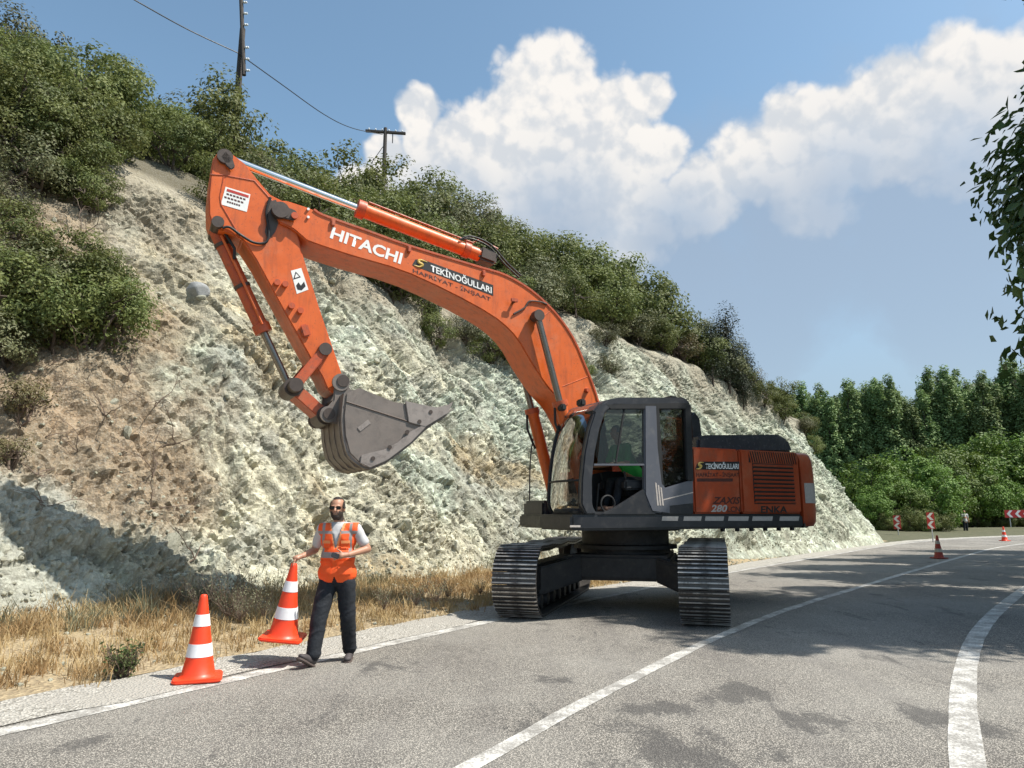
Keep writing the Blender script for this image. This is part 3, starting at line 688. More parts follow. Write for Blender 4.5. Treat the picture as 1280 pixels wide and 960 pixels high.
for (u, v, sc, kd) in [(10, 430, .6, 1), (60, 420, .66, 0), (112, 418, .72, 0), (148, 385, .52, 0), (80, 350, .62, 0), (20, 340, .6, 1), (115, 345, .5, 0), (15, 250, .5, 1), (100, 228, .5, 0), (60, 205, .5, 1), (15, 500, .55, 2), (120, 235, .45, 0), (10, 560, .4, 2), (15, 178, .8, 0), (55, 186, .75, 0), (95, 196, .6, 0), (25, 215, .75, 1), (20, 150, .85, 0), (60, 160, .8, 0), (118, 190, .45, 0), (30, 400, .78, 0), (88, 395, .78, 0), (55, 360, .7, 1), (20, 300, .6, 0)]:
    p = hitg(u, v+25); put((BUSH, BUSHG, BUSHD)[kd][0 if kd == 2 else r.randrange(2)], (p[0], p[1], p[2]-.1), r.uniform(0, 6), sc, ['leafy green shrub rooted on the brown soil slope left of the bare rock', 'greyish shrub rooted on the brown soil slope left of the bare rock', 'half dry low shrub on the brown soil slope left of the bare rock'][kd], 'shrubs on the brown soil slope')
for (u, v, sc) in [(420, 330, .5), (455, 345, .55), (500, 375, .6), (535, 390, .62), (560, 420, .55), (590, 425, .6), (620, 445, .62), (650, 460, .6), (600, 400, .6), (540, 360, .6), (640, 415, .6), (745, 440, .5), (760, 470, .45), (735, 470, .35), (980, 525, .6), (1010, 540, .6), (1030, 552, .55), (955, 505, .6)]:
    p = hitg(u, v); kd = r.random() < .65
    put((BUSH if kd else BUSHG)[r.randrange(2)], (p[0], p[1], p[2]-.1), r.uniform(0, 6), sc, 'small green shrub clinging to the upper rock face' if kd else 'small olive grey shrub clinging to the upper rock face', 'shrubs clinging to the rock face')
CON = [make_plant('juniper_tree', 'dark pointed juniper tree standing out of the shrubs on the slope', 'tree', 'junipers on the slope', 1.0, 4.0, .2, 34, 5200, .10, 'conifer_leaf', 50+k, .09, shape='cone') for k in range(2)]
for (u, v, sc, k) in [(912, 470, 1.05, 0), (940, 478, .8, 1), (893, 466, .75, 1), (935, 490, .6, 0)]:
    h_ = hit(u, v+12); p = on_grid(h_[1], (h_[2]-tb(h_[1]))/((htop(h_[1])-.3)/slope(h_[1]))); put(CON[k], (p[0], p[1], p[2]-.1), r.uniform(0, 6), sc)
THIN = make_plant('slender_tree', 'thin open crowned tree rising above the shrubs beside the far power pole', 'tree', None, .95, 3.6, 1.4, 16, 1500, .12, 'shrub_leaf', 61, .05, stems=2)
p = surf(11.5, (htop(11.5)-.3)/slope(11.5)+7); put(THIN, p, .4, 1.15)
PINE = make_plant('pine_tree', 'tall dark pine at the top of the slope behind the shrubs', 'tree', None, 1.5, 4.2, 1.6, 22, 2600, .14, 'conifer_leaf', 63, .1, stems=2)
p = surf(3.6, (htop(3.6)-.3)/slope(3.6)+8.5); put(PINE, p, 1.0, 1.0)
# dead roots and branches on the brown slope
def dead(seed):
    rs = np.random.RandomState(seed); mb = MB()
    def grow(p, d, L, rad, lev):
        pts = [p]; 
        for k in range(5):
            d = (d+Vector(rs.normal(size=3)*.28)).normalized(); p = p+d*L/5; pts.append(p)
            if lev < 2 and rs.rand() < .55: grow(p, (d+Vector(rs.normal(size=3)*.8)).normalized(), L*.5, rad*.55, lev+1)
        mb.tube(pts, [rad*(1-.14*k) for k in range(6)], 5)
    for k in range(3): grow(Vector((0, 0, 0)), Vector((rs.normal(), rs.normal()*.6, .5+rs.rand()*.5)).normalized(), .75, .012, 0)
    o = mb.build('dead_branch', 'dead_wood'); tag(o, 'leafless brown branches lying on the soil slope', 'branches', 'dead branches on the soil slope'); return o
DB = [dead(k) for k in range(4)]
for k, (u, v) in enumerate([(30, 470), (70, 500), (100, 460), (160, 480), (60, 545), (110, 560), (180, 520), (40, 600), (90, 610), (200, 600), (150, 440), (20, 530), (170, 560), (60, 640), (215, 560), (130, 520), (20, 370), (100, 300), (240, 700), (190, 640)]):
    p = hitg(u, v); o = DB[k % 4] if k < 4 else DB[k % 4].copy()
    if k >= 4: COL.objects.link(o)
    o.location = p; o.rotation_euler = (r.uniform(-.9, .9), r.uniform(-.9, .9), r.uniform(0, 6)); sc = r.uniform(.6, 1.15); o.scale = (sc,)*3
# ---- dry grass
rs = np.random.RandomState(8)
def grass(name, label, n, smin, smax, t0, t1, hmin, hmax, m, clumps, seed, wdt=.006, dens=None):
    rs = np.random.RandomState(seed)
    cs = rs.uniform(smin, smax, clumps); cf = rs.beta(1.3, 1.0, clumps); ck = rs.randint(0, clumps, n)
    s = cs[ck]+rs.normal(0, .09, n); te = np.minimum(tb(s)+t1, tb(s)+t1); t = t0+cf[ck]*(te-t0)+rs.normal(0, .08, n)
    P = xy(s, t); FF = np.clip((t-.95)/np.maximum(.3, tb(s)+.5-.95), 0, 1.4); z = .0+.33*FF**1.5-.02
    h = rs.uniform(hmin, hmax, n)*rs.uniform(.55, 1.2, clumps)[ck]; a = rs.uniform(0, 6.283, n); le = rs.uniform(.1, .75, n)*h
    dx, dy = np.cos(a), np.sin(a); b = rs.uniform(0, 6.283, n); wx, wy = np.cos(b)*wdt, np.sin(b)*wdt
    v = np.empty((n, 6, 3)); B = np.c_[P, z]
    mid = B+np.c_[dx*le*.35, dy*le*.35, h*.6]; tip = B+np.c_[dx*le, dy*le, h*np.clip(1-.3*(le/h)**2, .5, 1)]; w_ = np.c_[wx, wy, np.zeros(n)]
    v[:, 0] = B-w_; v[:, 1] = B+w_; v[:, 2] = mid+w_*.8; v[:, 3] = mid-w_*.8; v[:, 4] = tip+w_*.3; v[:, 5] = tip-w_*.3
    k = np.arange(n)[:, None]*6; f = np.vstack([k+np.array([[0, 1, 2, 3]]), k+np.array([[3, 2, 4, 5]])])
    o = np_mesh(name, v.reshape(-1, 3), f, m); tag(o, label, 'grass', kind='stuff'); return o
grass('dry_grass', 'golden dry grass on the verge between the road and the cliff', 52000, -3.5, 17, .78, .35, .05, .25, 'straw', 1500, 1)
grass('dry_grass', 'tall dry seed stalks among the golden grass', 2600, -3, 16, 1.6, .4, .25, .5, 'straw', 400, 2, .004)
grass('weeds', 'grey green weeds along the foot of the rock', 7000, -.5, 17, 3.3, .9, .10, .40, 'grey_weed', 150, 3, .006)
def weed(seed, m, h, n, name, label, cat, group):
    rs = np.random.RandomState(seed); root = empty(name); tag(root, label, cat, group); mb = MB(); C_, N_ = [], []
    for k in range(n):
        a = rs.uniform(0, 6.28); le = rs.uniform(.2, .6)*h; e = Vector((math.cos(a)*le, math.sin(a)*le, h*rs.uniform(.5, 1)))
        limb(mb, (0, 0, -.03), e, .005, .002, rs, 4, .12)
        for q_ in range(9):
            f = rs.uniform(.3, 1); C_.append(np.array(e)*f+rs.normal(size=3)*.03); N_.append(rs.normal(size=3)+np.array([0, 0, .6]))
    N_ = np.array(N_); N_ /= np.linalg.norm(N_, axis=1)[:, None]
    mb.build('stem', 'dead_wood', root); v, q = leaves(np.array(C_), N_, .045, rs); tag(np_mesh('leaf_mass', v, q, m, root), kind='stuff'); return root
WD = weed(3, 'grey_weed', .95, 42, 'dry_bush', 'wispy grey leafless bush at the foot of the rock cut', 'bush', 'wispy bushes at the foot of the rock')
for k, (u, v, sc) in enumerate([(255, 762, 1.0), (285, 765, 1.1), (300, 770, .8), (232, 755, .8), (330, 765, .7), (520, 752, .75), (545, 748, .7), (210, 752, .6), (560, 742, .5), (480, 757, .6), (600, 738, .5)]):
    x, y = gnd(u, v, .25); put(WD, (x, y, .2), k*1.3, sc*.72)
GW = weed(5, 'green_weed', .34, 60, 'green_weed', 'low green leafy weed in the golden grass behind the standing cone', 'plant', None)
x, y = gnd(152, 846, .03); put(GW, (x, y, .02), 0, 1.0)
# ---- far trees
POP = [make_plant('poplar_tree', 'tall slim poplar in the dense row beyond the far bend', 'tree', 'poplar row beyond the bend', 2.0, 20, .6, 230, 15000, .34, 'poplar_leaf', 70+k, .22, shape='column', fill=.2) for k in range(4)]
r = random.Random(5)
for row in range(3):
    for k in range(27):
        u = 968+k*13.5+r.uniform(-3, 3)+row*4; D = 92+row*7+r.uniform(-2, 2)-k*.35
        x = (u-640)/FPX*D*1.0; sc = (r.uniform(.86, 1.04)+.05*math.sin(k*.9))*(.875+.006*k)*(D/92)**.8
        put(r.choice(POP), (x, D, -.1), r.uniform(0, 6), sc, ('tall' if sc > 1 else 'shorter')+' slim poplar in the '+('front rank' if row == 0 else 'ranks behind the front')+' of the row beyond the bend', sz=sc*1.0)
BRD = [make_plant('broadleaf_tree', 'rounded bright green broadleaf tree beyond the far bend', 'tree', 'broadleaf trees beyond the bend', 4.0, 8.2, .6, 95, 9500, .30, 'broad_leaf', 80+k, .2, stems=4) for k in range(3)]
for (u, D, sc) in [(1105, 57, .54), (1090, 60, .76), (1135, 62, .85), (1180, 66, .90), (1215, 74, 1.02), (1240, 71, 1.08), (1275, 71, 1.12), (1310, 70, 1.1), (1160, 57, .62), (1330, 72, 1.15), (1205, 67, .74), (1085, 55, .38), (1125, 56, .45), (1180, 61, .46), (1235, 67, .62), (1290, 70, .8)]:
    put(r.choice(BRD), ((u-640)/FPX*D, D, .1), r.uniform(0, 6), sc*r.uniform(.95, 1.05))
for k in range(22):
    u = 1088+k*9.5+r.uniform(-3, 3); D = (54.5 if u < 1165 else 67)+r.uniform(-.8, .8); sc = r.uniform(.55, .9)
    put(r.choice(BUSH), ((u-640)/FPX*D, D, .05), r.uniform(0, 6), sc, 'low dark undergrowth shrub below the broadleaf trees', 'undergrowth below the far trees')
# far rocky ridge
n = 60; xs = np.linspace(120, 420, n); ys = np.linspace(0, 1, 24); v = []
for yv in ys:
    for xv in xs: v.append((xv, 300+yv*160, 1.5+max(0., math.sin(yv*math.pi)*(56*math.exp(-((xv-275)/75)**2)+14)+3*math.sin(xv*.21+yv*9)+2*math.sin(xv*.53))*min(1, (xv-120)/40)))
idx = np.arange(n*24).reshape(24, n); q = np.stack([idx[:-1, :-1].ravel(), idx[:-1, 1:].ravel(), idx[1:, 1:].ravel(), idx[1:, :-1].ravel()], 1)
gravel('ridge', (.17, .18, .13), (.26, .26, .20), (.10, .13, .07), .4)
hl = np_mesh('hill', np.array(v), q, 'ridge', smooth=True); tag(hl, 'bare grey green ridge far behind the poplars', 'hill', kind='structure')
# ---- roadside trees on the right, their shade falls across the road
LIME = make_plant('roadside_tree', 'dark large leaved tree hanging over the right edge of the road', 'tree', None, 2.9, 13.0, .9, 150, 38000, .25, 'big_leaf', 90, .2, stems=5, shape='column')
put(LIME, (11.6, 10.6, 0), .6, 1.0)
ASH = make_plant('roadside_ash', 'tall high crowned tree beside the road shading the machine', 'tree', None, 3.2, 16, 8.8, 80, 21000, .22, 'broad_leaf', 93, .24, stems=4)
put(ASH, (12.1, 10.4, 0), 1.0, 1.0)
#put(ASH, (15.2, 13.6, 0), 2.5, 1.0, 'tall high crowned tree beside the road behind the large leaved tree')
SHP = [make_plant('roadside_poplar', 'tall poplar on the roadside right of the bend', 'tree', 'poplars right of the road', 1.7, 15.5, 1.5, 120, 10000, .26, 'poplar_leaf', 95+k, .2, shape='column') for k in range(2)]
for (x, y, sc) in [(16.0, 17.0, 1.0), (18.6, 19.8, 1.1), (21.5, 23.0, 1.15), (23.5, 25.2, 1.1), (13.4, 13.9, .82), (27, 28.5, 1.1)]:
    put(r.choice(SHP), (x, y, 0), r.uniform(0, 6), sc)

# ================================================================== EXCAVATOR
EXC = (2.05, 13.17); PHI = R_(180+27); PSI = R_(270-16)
ex = empty('excavator', (EXC[0], EXC[1], .008), PHI)
tag(ex, 'large orange tracked excavator with raised boom crossing the left lane', 'excavator')
_cp, _sp = math.cos(PHI), math.sin(PHI)
def hp(u, v, yl):
    """picture point on the machine's own upright plane y = yl -> (x, z) in the machine's frame"""
    o = np.array([0, 0, CAMH])-np.array([*EXC, .008]); d = ray(u, v)
    loc = lambda q: np.array([_cp*q[0]+_sp*q[1], -_sp*q[0]+_cp*q[1], q[2]])
    o = loc(o); d = loc(d); t = (yl-o[1])/d[1]; q = o+d*t
    return float(q[0]), float(q[2])
def hpp(pts, yl): return [hp(u, v, yl) for u, v in pts]
def spline(pts, n=6):
    P = [Vector((p[0], 0, p[1])) for p in pts]; out = []
    for i in range(len(P)-1):
        a = P[max(i-1, 0)]; b = P[i]; c = P[i+1]; d = P[min(i+2, len(P)-1)]
        for k in range(n):
            t = k/n; q = .5*((2*b)+(c-a)*t+(2*a-5*b+4*c-d)*t*t+(3*b-a-3*c+d)*t**3); out.append((q.x, q.z))
    out.append((P[-1].x, P[-1].z)); return out
# ---------------------------------------------------------------- lettering
def lettering(name, txt, parent, m, bl, br, tl, yl, bold=.0, depth=.004, shear=0.0):
    cu = bpy.data.curves.new('txt', 'FONT'); cu.body = txt; cu.size = 1; cu.offset = bold; cu.shear = shear; cu.resolution_u = 3
    o = bpy.data.objects.new('txt', cu); COL.objects.link(o); dg = bpy.context.evaluated_depsgraph_get()
    me = bpy.data.meshes.new_from_object(o.evaluated_get(dg)); bpy.data.objects.remove(o, do_unlink=True)
    co = np.array([v.co[:] for v in me.vertices]); lo, hi = co.min(0), co.max(0); co = (co-lo)/np.maximum(hi-lo, 1e-6)
    A, B, T = [np.array(hp(*q, yl)) for q in (bl, br, tl)]
    p = A+co[:, :1]*(B-A)+co[:, 1:2]*(T-A); v = np.c_[p[:, 0], np.full(len(p), yl+depth), p[:, 1]]
    me.vertices.foreach_set('co', v.astype(np.float32).ravel()); me.update(); me.name = name; me.materials.clear(); me.materials.append(MATS[m])
    return link(bpy.data.objects.new(name, me), parent)
def plate(name, pix, yl, m, parent, depth=.003, th=.003):
    return MB().poly(hpp(pix, yl), yl+depth-th, yl+depth).build(name, m, parent)

# ---------------------------------------------------------------- undercarriage (own heading)
und = MB()
und.poly([(-1.0, -.85), (1.0, -.85), (1.0, .85), (-1.0, .85)], .50, .92, .05, 'z')
for sx_ in (-1, 1):
    for sy_ in (-1, 1):
        b = bmesh.new()
        A = [(.35*sx_, .6*sy_), (1.0*sx_, .6*sy_), (1.45*sx_, 1.28*sy_), (.80*sx_, 1.28*sy_)]
        bot = [.50, .50, .26, .26]; top = [.90, .90, .72, .72]
        vb = [b.verts.new((*A[k], bot[k])) for k in range(4)]; vt = [b.verts.new((*A[k], top[k])) for k in range(4)]
        b.faces.new(vb); b.faces.new(vt)
        for k in range(4): b.faces.new((vb[k], vb[(k+1) % 4], vt[(k+1) % 4], vt[k]))
        bmesh.ops.recalc_face_normals(b, faces=b.faces); und._bev(b, .03)
und.poly([(.35, .62), (.55, .62), (.55, .76), (.35, .76)], 1.0, 1.015)
un = und.build('carbody', 'undercarriage', ex); un.rotation_euler = (0, 0, PSI-PHI)
tt_ = MB(); tt_.lathe([(.80, .90), (.80, 1.0), (.92, 1.0), (.92, 1.06), (.78, 1.08), (.78, 1.30), (.98, 1.31), (.98, 1.40)], 40)
tt_.build('swing_bearing', 'undercarriage', ex)
# tracks
RT, LX, ZC = .50, 1.93, .56
def track_path(n):
    per = 4*LX+2*math.pi*RT; out = []
    for k in range(n):
        d = k*per/n
        if d < 2*LX: p = (-LX+d, ZC+RT, 0.0); 
        elif d < 2*LX+math.pi*RT: a = (d-2*LX)/RT; p = (LX+RT*math.sin(a), ZC+RT*math.cos(a), a)
        elif d < 4*LX+math.pi*RT: e = d-2*LX-math.pi*RT; p = (LX-e, ZC-RT, math.pi)
        else: a = (d-4*LX-math.pi*RT)/RT; p = (-LX-RT*math.sin(a), ZC-RT*math.cos(a), math.pi+a)
        # the upper run sags a little between the rollers
        if p[2] == 0.0: p = (p[0], p[1]-.035*math.cos(p[0]/LX*math.pi/2)*abs(math.sin(p[0]*2.4)), 0.0)
        out.append(p)
    return out
sm = MB(); sm.box((0, 0, .012), (.188, .70, .024))
for gx in (-.07, 0.0, .07): sm.box((gx, 0, .04), (.018 if gx else .022, .70, .034))
for by in (-.09, .09):
    for bx in (-.035, .035): sm.box((bx, by, .03), (.026, .026, .014))
shoe0 = sm.build('track_shoe', 'shoe_steel', ex)
chain0 = None
first = True
for sgn in (-1, 1):
    fr = MB(); yc = 1.40*sgn
    fr.poly([(-LX+.1, .34), (LX-.25, .34), (LX-.05, .52), (LX-.25, .78), (-LX+.1, .78), (-LX-.1, .56)], yc-.17, yc+.17, .03)
    tr = fr.build('track', 'undercarriage', ex); tr.rotation_euler = (0, 0, PSI-PHI)
    for xx, nm, rad in ((LX, 'idler_wheel', RT-.05), (-LX, 'sprocket', RT-.05)):
        M = Matrix.Translation((xx, yc, ZC)) @ Matrix.Rotation(math.pi/2, 4, 'X')
        MB().lathe([(rad*.3, -.2), (rad*.35, -.14), (rad*.8, -.10), (rad, -.07), (rad, .07), (rad*.8, .10), (rad*.35, .14), (rad*.3, .2)], 28, M).build(nm, 'undercarriage', tr)
    for k in range(8):
        M = Matrix.Translation((-1.6+k*.457, yc, .20)) @ Matrix.Rotation(math.pi/2, 4, 'X')
        MB().lathe([(.06, -.24), (.11, -.23), (.13, -.12), (.11, -.1), (.11, .1), (.13, .12), (.11, .23), (.06, .24)], 16, M).build('track_roller', 'undercarriage', tr)
    pts = track_path(57); lk = MB()
    for yy in (-.10, .10):
        for k in range(57):
            x, z, a = pts[k]; lk.box((x-.035*math.sin(a), yc+yy, z-.035*math.cos(a)), (.2, .04, .075), rot=Matrix.Rotation(a, 3, 'Y'))
    lk.build('track_chain', 'undercarriage', tr)
    for k, (x, z, a) in enumerate(pts):
        o = shoe0 if first else bpy.data.objects.new('track_shoe', shoe0.data)
        if not first: COL.objects.link(o)
        first = False; o.parent = tr; o.location = (x, yc, z); o.rotation_euler = (0, a, 0)

# ---------------------------------------------------------------- house
YS = 1.5
xf = hp(690, 650, YS)[0]; xr = hp(1004, 640, YS)[0]; xt = hp(1027, 640, 1.35)[0]
zb = hp(900, 661, YS)[1]; zd = hp(900, 643, YS)[1]; zh = hp(950, 563, YS)[1]
xcr = hp(866, 600, YS)[0]; xcf = hp(729, 643, YS)[0]; xp2 = hp(926, 600, YS)[0]
dk = MB()
dk.poly([(xcf-.06, YS), (xcf+.14, YS-.12), (xcf+.16, .40), (xcf-.1, .34), (xcf-.35, -.40), (xcf-.42, -.55), (xcf-.42, YS*-1+.1), (xcf-.5, -YS), (xr, -YS), (xr, YS)], zb, zd, .035, 'z')
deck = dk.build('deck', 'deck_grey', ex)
for (a, b) in ((828, 848), (855, 877), (882, 905), (911, 936), (941, 966), (975, 999)): plate('reflector_stripe', [(a, 645.5), (b, 645.5), (b-1, 651), (a-1, 651)], YS, 'faded_print', deck, .004)
for k in range(6): MB().box((xr+.25+k*.33, YS-.06, zb-.02), (.05, .06, .06)).build('bolt_head', 'black_rubber', deck)
plate('name_plate', [(711, 656.5), (724, 656.5), (724, 659), (711, 659)], YS-.03, 'faded_print', deck, .035)
# left engine doors
dp = MB(); dp.poly([(xcr-.02, zd+.012), (xp2+.012, zd+.012), (xp2+.012, zh), (xcr-.02, zh)], .55, YS-.005, .03)
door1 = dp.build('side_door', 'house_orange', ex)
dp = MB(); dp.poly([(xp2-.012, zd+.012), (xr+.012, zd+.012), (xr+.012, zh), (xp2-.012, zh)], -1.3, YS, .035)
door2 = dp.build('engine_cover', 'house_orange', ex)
# louvred grille
gx0, gz0 = hp(943, 630, YS); gx1, gz1 = hp(991, 581, YS)
gf = MB(); gf.poly([(gx0, gz0), (gx1, gz0), (gx1, gz1), (gx0, gz1)], YS+.001, YS+.004); gf.build('grille_backing', 'black_print', door2)
for k in range(10):
    z = gz0+(gz1-gz0)*(k+.5)/10
    MB().box(((gx0+gx1)/2, YS+.014, z), (abs(gx1-gx0)*.98, .018, (gz1-gz0)/10*.52), .003, Matrix.Rotation(-.5, 3, 'X')).build('grille_slat', 'house_orange', door2)
gx2, gz2 = hp(936, 578, YS); gx3, gz3 = hp(995, 567, YS)
MB().poly([(gx2, gz2), (gx3, gz2), (gx3, gz3), (gx2, gz3)], YS+.001, YS+.003).build('grille_backing', 'black_print', door2)
for k in range(21):
    x = gx2+(gx3-gx2)*(k+.5)/21; MB().box((x, YS+.008, (gz2+gz3)/2), (.018, .014, gz3-gz2), 0, Matrix.Rotation(.25, 3, 'Y')).build('vent_fin', 'house_orange', door2)
lettering('lettering', 'ENKA', door2, 'black_print', (951, 641), (984, 641), (951, 632.5), YS, .03)
# counterweight
cw = []
for k in range(13):
    a = math.pi/2-k*math.pi/12; R3 = .55
    pass
plan = [(xr-.012, YS), (xr-.25, YS)]
for k in range(1, 9):
    a = k/8*math.pi/2; plan.append((xr-.25-(abs(xt-xr)-.25)*math.sin(a), YS-.75*(1-math.cos(a))))
plan += [(x, -y) for x, y in plan[::-1]]
b = bmesh.new(); lay = []
for (zz_, ins) in [(zb+.02, .12), (zb+.10, .03), (zb+.3, 0), (zh-.42, 0), (zh-.15, .03), (zh-.04, .10), (zh, .20)]:
    cxm = xr-.012
    lay.append([b.verts.new((cxm+(x-cxm)*(1-ins*.6), y*(1-ins*.35), zz_)) for x, y in plan])
n = len(plan)
for i in range(len(lay)-1):
    for k in range(n): b.faces.new((lay[i][k], lay[i][(k+1) % n], lay[i+1][(k+1) % n], lay[i+1][k]))
b.faces.new(lay[0]); b.faces.new(lay[-1]); bmesh.ops.recalc_face_normals(b, faces=b.faces)
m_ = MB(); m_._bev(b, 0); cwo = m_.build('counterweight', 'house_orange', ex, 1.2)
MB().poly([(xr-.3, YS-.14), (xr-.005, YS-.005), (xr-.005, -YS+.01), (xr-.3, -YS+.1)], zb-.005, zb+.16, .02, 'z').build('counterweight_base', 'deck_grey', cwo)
# warning sticker that wraps the counterweight's corner
stv = []
for (u, v_) in ((1009, 604), (1022, 604), (1023, 628), (1010, 629)):
    pass
sa = [(xr-.07, YS), plan[1], plan[2], plan[3]]; zs0, zs1 = hp(1015, 629, YS)[1], hp(1015, 604, YS)[1]
mb = MB()
for (p, q_) in zip(sa[:-1], sa[1:]):
    nx, ny = (q_[1]-p[1]), -(q_[0]-p[0]); L = math.hypot(nx, ny); nx, ny = nx/L*-.006, ny/L*-.006
    if ny < 0: nx, ny = -nx, -ny
    mb.quad((p[0]+nx, p[1]+ny, zs0), (q_[0]+nx, q_[1]+ny, zs0), (q_[0]+nx, q_[1]+ny, zs1), (p[0]+nx, p[1]+ny, zs1))
mb.build('sticker', 'faded_print', cwo)
# black cover on the hood
c0 = hpp([(872, 566), (873, 546), (885, 543.5), (975, 543), (987, 550), (993, 566)], .9)
hc_ = MB(); hc_.poly(c0, -.5, .9, .05); hc_.build('hood_cover', 'black_cover', ex)
# right hand side of the house: tank, tool box and front step
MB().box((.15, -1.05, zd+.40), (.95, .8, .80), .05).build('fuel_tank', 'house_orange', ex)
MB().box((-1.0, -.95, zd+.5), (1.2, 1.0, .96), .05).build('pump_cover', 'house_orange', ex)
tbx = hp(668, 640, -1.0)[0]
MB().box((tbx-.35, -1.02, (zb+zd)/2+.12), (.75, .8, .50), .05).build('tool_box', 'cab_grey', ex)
MB().tube([(tbx+.06, -1.42, zb+.12), (tbx+.06, -.60, zb+.12)], .02, 8).build('front_step', 'deck_grey', ex)
r0 = [hp(663, 655, -1.35), hp(662, 620, -1.35), hp(663, 575, -1.35), hp(667, 548, -1.35), hp(676, 533, -1.35)]
MB().tube([(x, -1.35, z) for x, z in spline(r0, 4)], .014, 8).build('handrail', 'black_rubber', ex)
# box behind the cab
bx = hpp([(866, 565), (862, 520), (868, 513), (876, 522), (879, 545), (888, 566)], .7)
MB().poly(bx, .25, .7, .04).build('rear_bracket', 'deck_grey', ex)
MB().tube([(hp(884, 565, .75)[0], .75, hp(884, 567, .75)[1]), (hp(877, 545, .75)[0], .75, hp(877, 548, .75)[1])], .06, 10).build('hose_guard', 'orange_worn', ex)

# decals on the side door
lettering('lettering', 'ZAXIS', door1, 'faded_black', (890, 630), (924, 630), (892, 621), YS-.005, .03, .004, .1)
lettering('lettering', '280', door1, 'faded_print', (888.5, 640), (908, 640), (890, 631), YS-.005, .03, .004, .05)
lettering('lettering', 'LCN', door1, 'faded_black', (909, 640), (925, 640), (909, 633), YS-.005, .025)
def company(parent, yl, bl, br, hgt, tsz):
    """gold S, white name on black, trade below; bl/br: ends of the black bar's lower edge, hgt its height in the picture"""
    (x0, y0), (x1, y1) = bl, br; L = lambda f, g_: (x0+(x1-x0)*f, y0+(y1-y0)*f-g_*hgt)
    bar = plate('name_bar', [L(.0, .12), L(1, 0), L(1, 1), L(.13, 1), L(.04, .75)], yl, 'black_print', parent, .003)
    lettering('lettering', 'TEKİNOĞULLARI', parent, 'white_print', L(.23, .16), L(.98, .16), L(.23, .98), yl, .02, .006)
    g_ = spline([hp(*L(.02, .18), yl), hp(*L(.09, .2), yl), hp(*L(.13, .5), yl), hp(*L(.08, .62), yl), hp(*L(.10, .86), yl), hp(*L(.19, .9), yl)], 4)
    MB().tube([(x, yl+.004, z) for x, z in g_], [.004+.022*math.sin(math.pi*k/(len(g_)-1)) for k in range(len(g_))], 6).build('emblem', 'gold_print', parent).scale = (1, 1, 1)
    return L
L1 = company(door1, YS-.005, (869, 588), (924, 588), 11, 1)
lettering('lettering', 'HAFRİYAT - İNŞAAT', door1, 'faded_black', L1(.02, -.85), L1(1, -.85), L1(.02, -.1), YS-.005, .02)
plate('faded_patch', [(871, 598), (916, 598), (916, 602), (871, 602)], YS-.005, 'faded_black', door1, .002)

# ---------------------------------------------------------------- cab
YI = .42
def cp(pix, y=YS): return hpp(pix, y)
cabm = MB()
# roof shell
cabm.poly(cp([(741, 514), (748, 506), (760, 499.5), (775, 496.5), (855, 496.5), (862, 500), (864, 508), (768, 507), (755, 511), (746, 520)]), YI, YS, .03)
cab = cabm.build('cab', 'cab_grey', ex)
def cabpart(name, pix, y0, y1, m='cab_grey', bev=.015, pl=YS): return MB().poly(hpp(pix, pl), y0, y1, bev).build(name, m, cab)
A_out = [(733, 643), (727, 630), (727.5, 600), (731, 565), (737, 535), (744, 514), (752, 503)]
A_in = [(768, 507.5), (757, 515), (750, 535), (744, 565), (740.5, 600), (741, 632), (747, 643)]
for (y0, y1) in ((YS-.10, YS+.002), (YI, YI+.07)):
    cabpart('front_pillar', A_out+A_in, y0, y1, 'cab_grey', .02)
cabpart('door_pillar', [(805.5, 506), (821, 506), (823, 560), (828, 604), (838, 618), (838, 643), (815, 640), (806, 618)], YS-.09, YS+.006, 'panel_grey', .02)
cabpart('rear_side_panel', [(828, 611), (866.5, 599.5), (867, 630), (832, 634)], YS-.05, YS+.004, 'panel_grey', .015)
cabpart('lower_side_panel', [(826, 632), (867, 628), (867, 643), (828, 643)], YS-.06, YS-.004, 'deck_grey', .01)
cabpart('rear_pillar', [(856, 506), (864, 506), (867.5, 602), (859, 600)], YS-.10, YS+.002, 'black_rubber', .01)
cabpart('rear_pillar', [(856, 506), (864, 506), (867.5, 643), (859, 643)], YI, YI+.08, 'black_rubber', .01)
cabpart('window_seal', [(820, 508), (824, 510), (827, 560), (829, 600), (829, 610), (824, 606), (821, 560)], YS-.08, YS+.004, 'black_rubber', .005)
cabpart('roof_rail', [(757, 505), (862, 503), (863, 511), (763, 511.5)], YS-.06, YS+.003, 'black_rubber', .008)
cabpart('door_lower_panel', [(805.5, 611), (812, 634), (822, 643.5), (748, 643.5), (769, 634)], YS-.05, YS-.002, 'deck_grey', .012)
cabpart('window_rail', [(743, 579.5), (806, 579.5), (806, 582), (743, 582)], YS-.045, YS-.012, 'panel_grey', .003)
cabpart('window_divider', [(781, 509), (783, 509), (772, 580), (770, 580)], YS-.042, YS-.022, 'black_rubber', .002)
for du in (0, 3.2, 6.4):
    cabpart('trim_stripe', [(818.5+du, 603+du*.9), (820.3+du, 604+du*.9), (823.0+du, 632), (821.2+du, 632)], YS+.004, YS+.010, 'faded_print', 0)
cabpart('trim_stripe', [(829, 624), (866, 615), (866, 616.2), (829, 625.4)], YS+.002, YS+.008, 'faded_print', 0)
cabpart('right_lower_wall', [(735, 643), (733, 600), (806, 585), (866, 585), (867, 643)], YI, YI+.05, 'interior', .01)
xrear = hp(866, 600, YS)[0]; zr0 = hp(866, 643, YS)[1]; zr1 = hp(866, 590, YS)[1]; zr2 = hp(862, 506, YS)[1]
MB().box((xrear+.04, (YS+YI)/2, (zr0+zr1)/2), (.06, YS-YI-.1, zr1-zr0), .01).build('rear_wall', 'interior', cab)
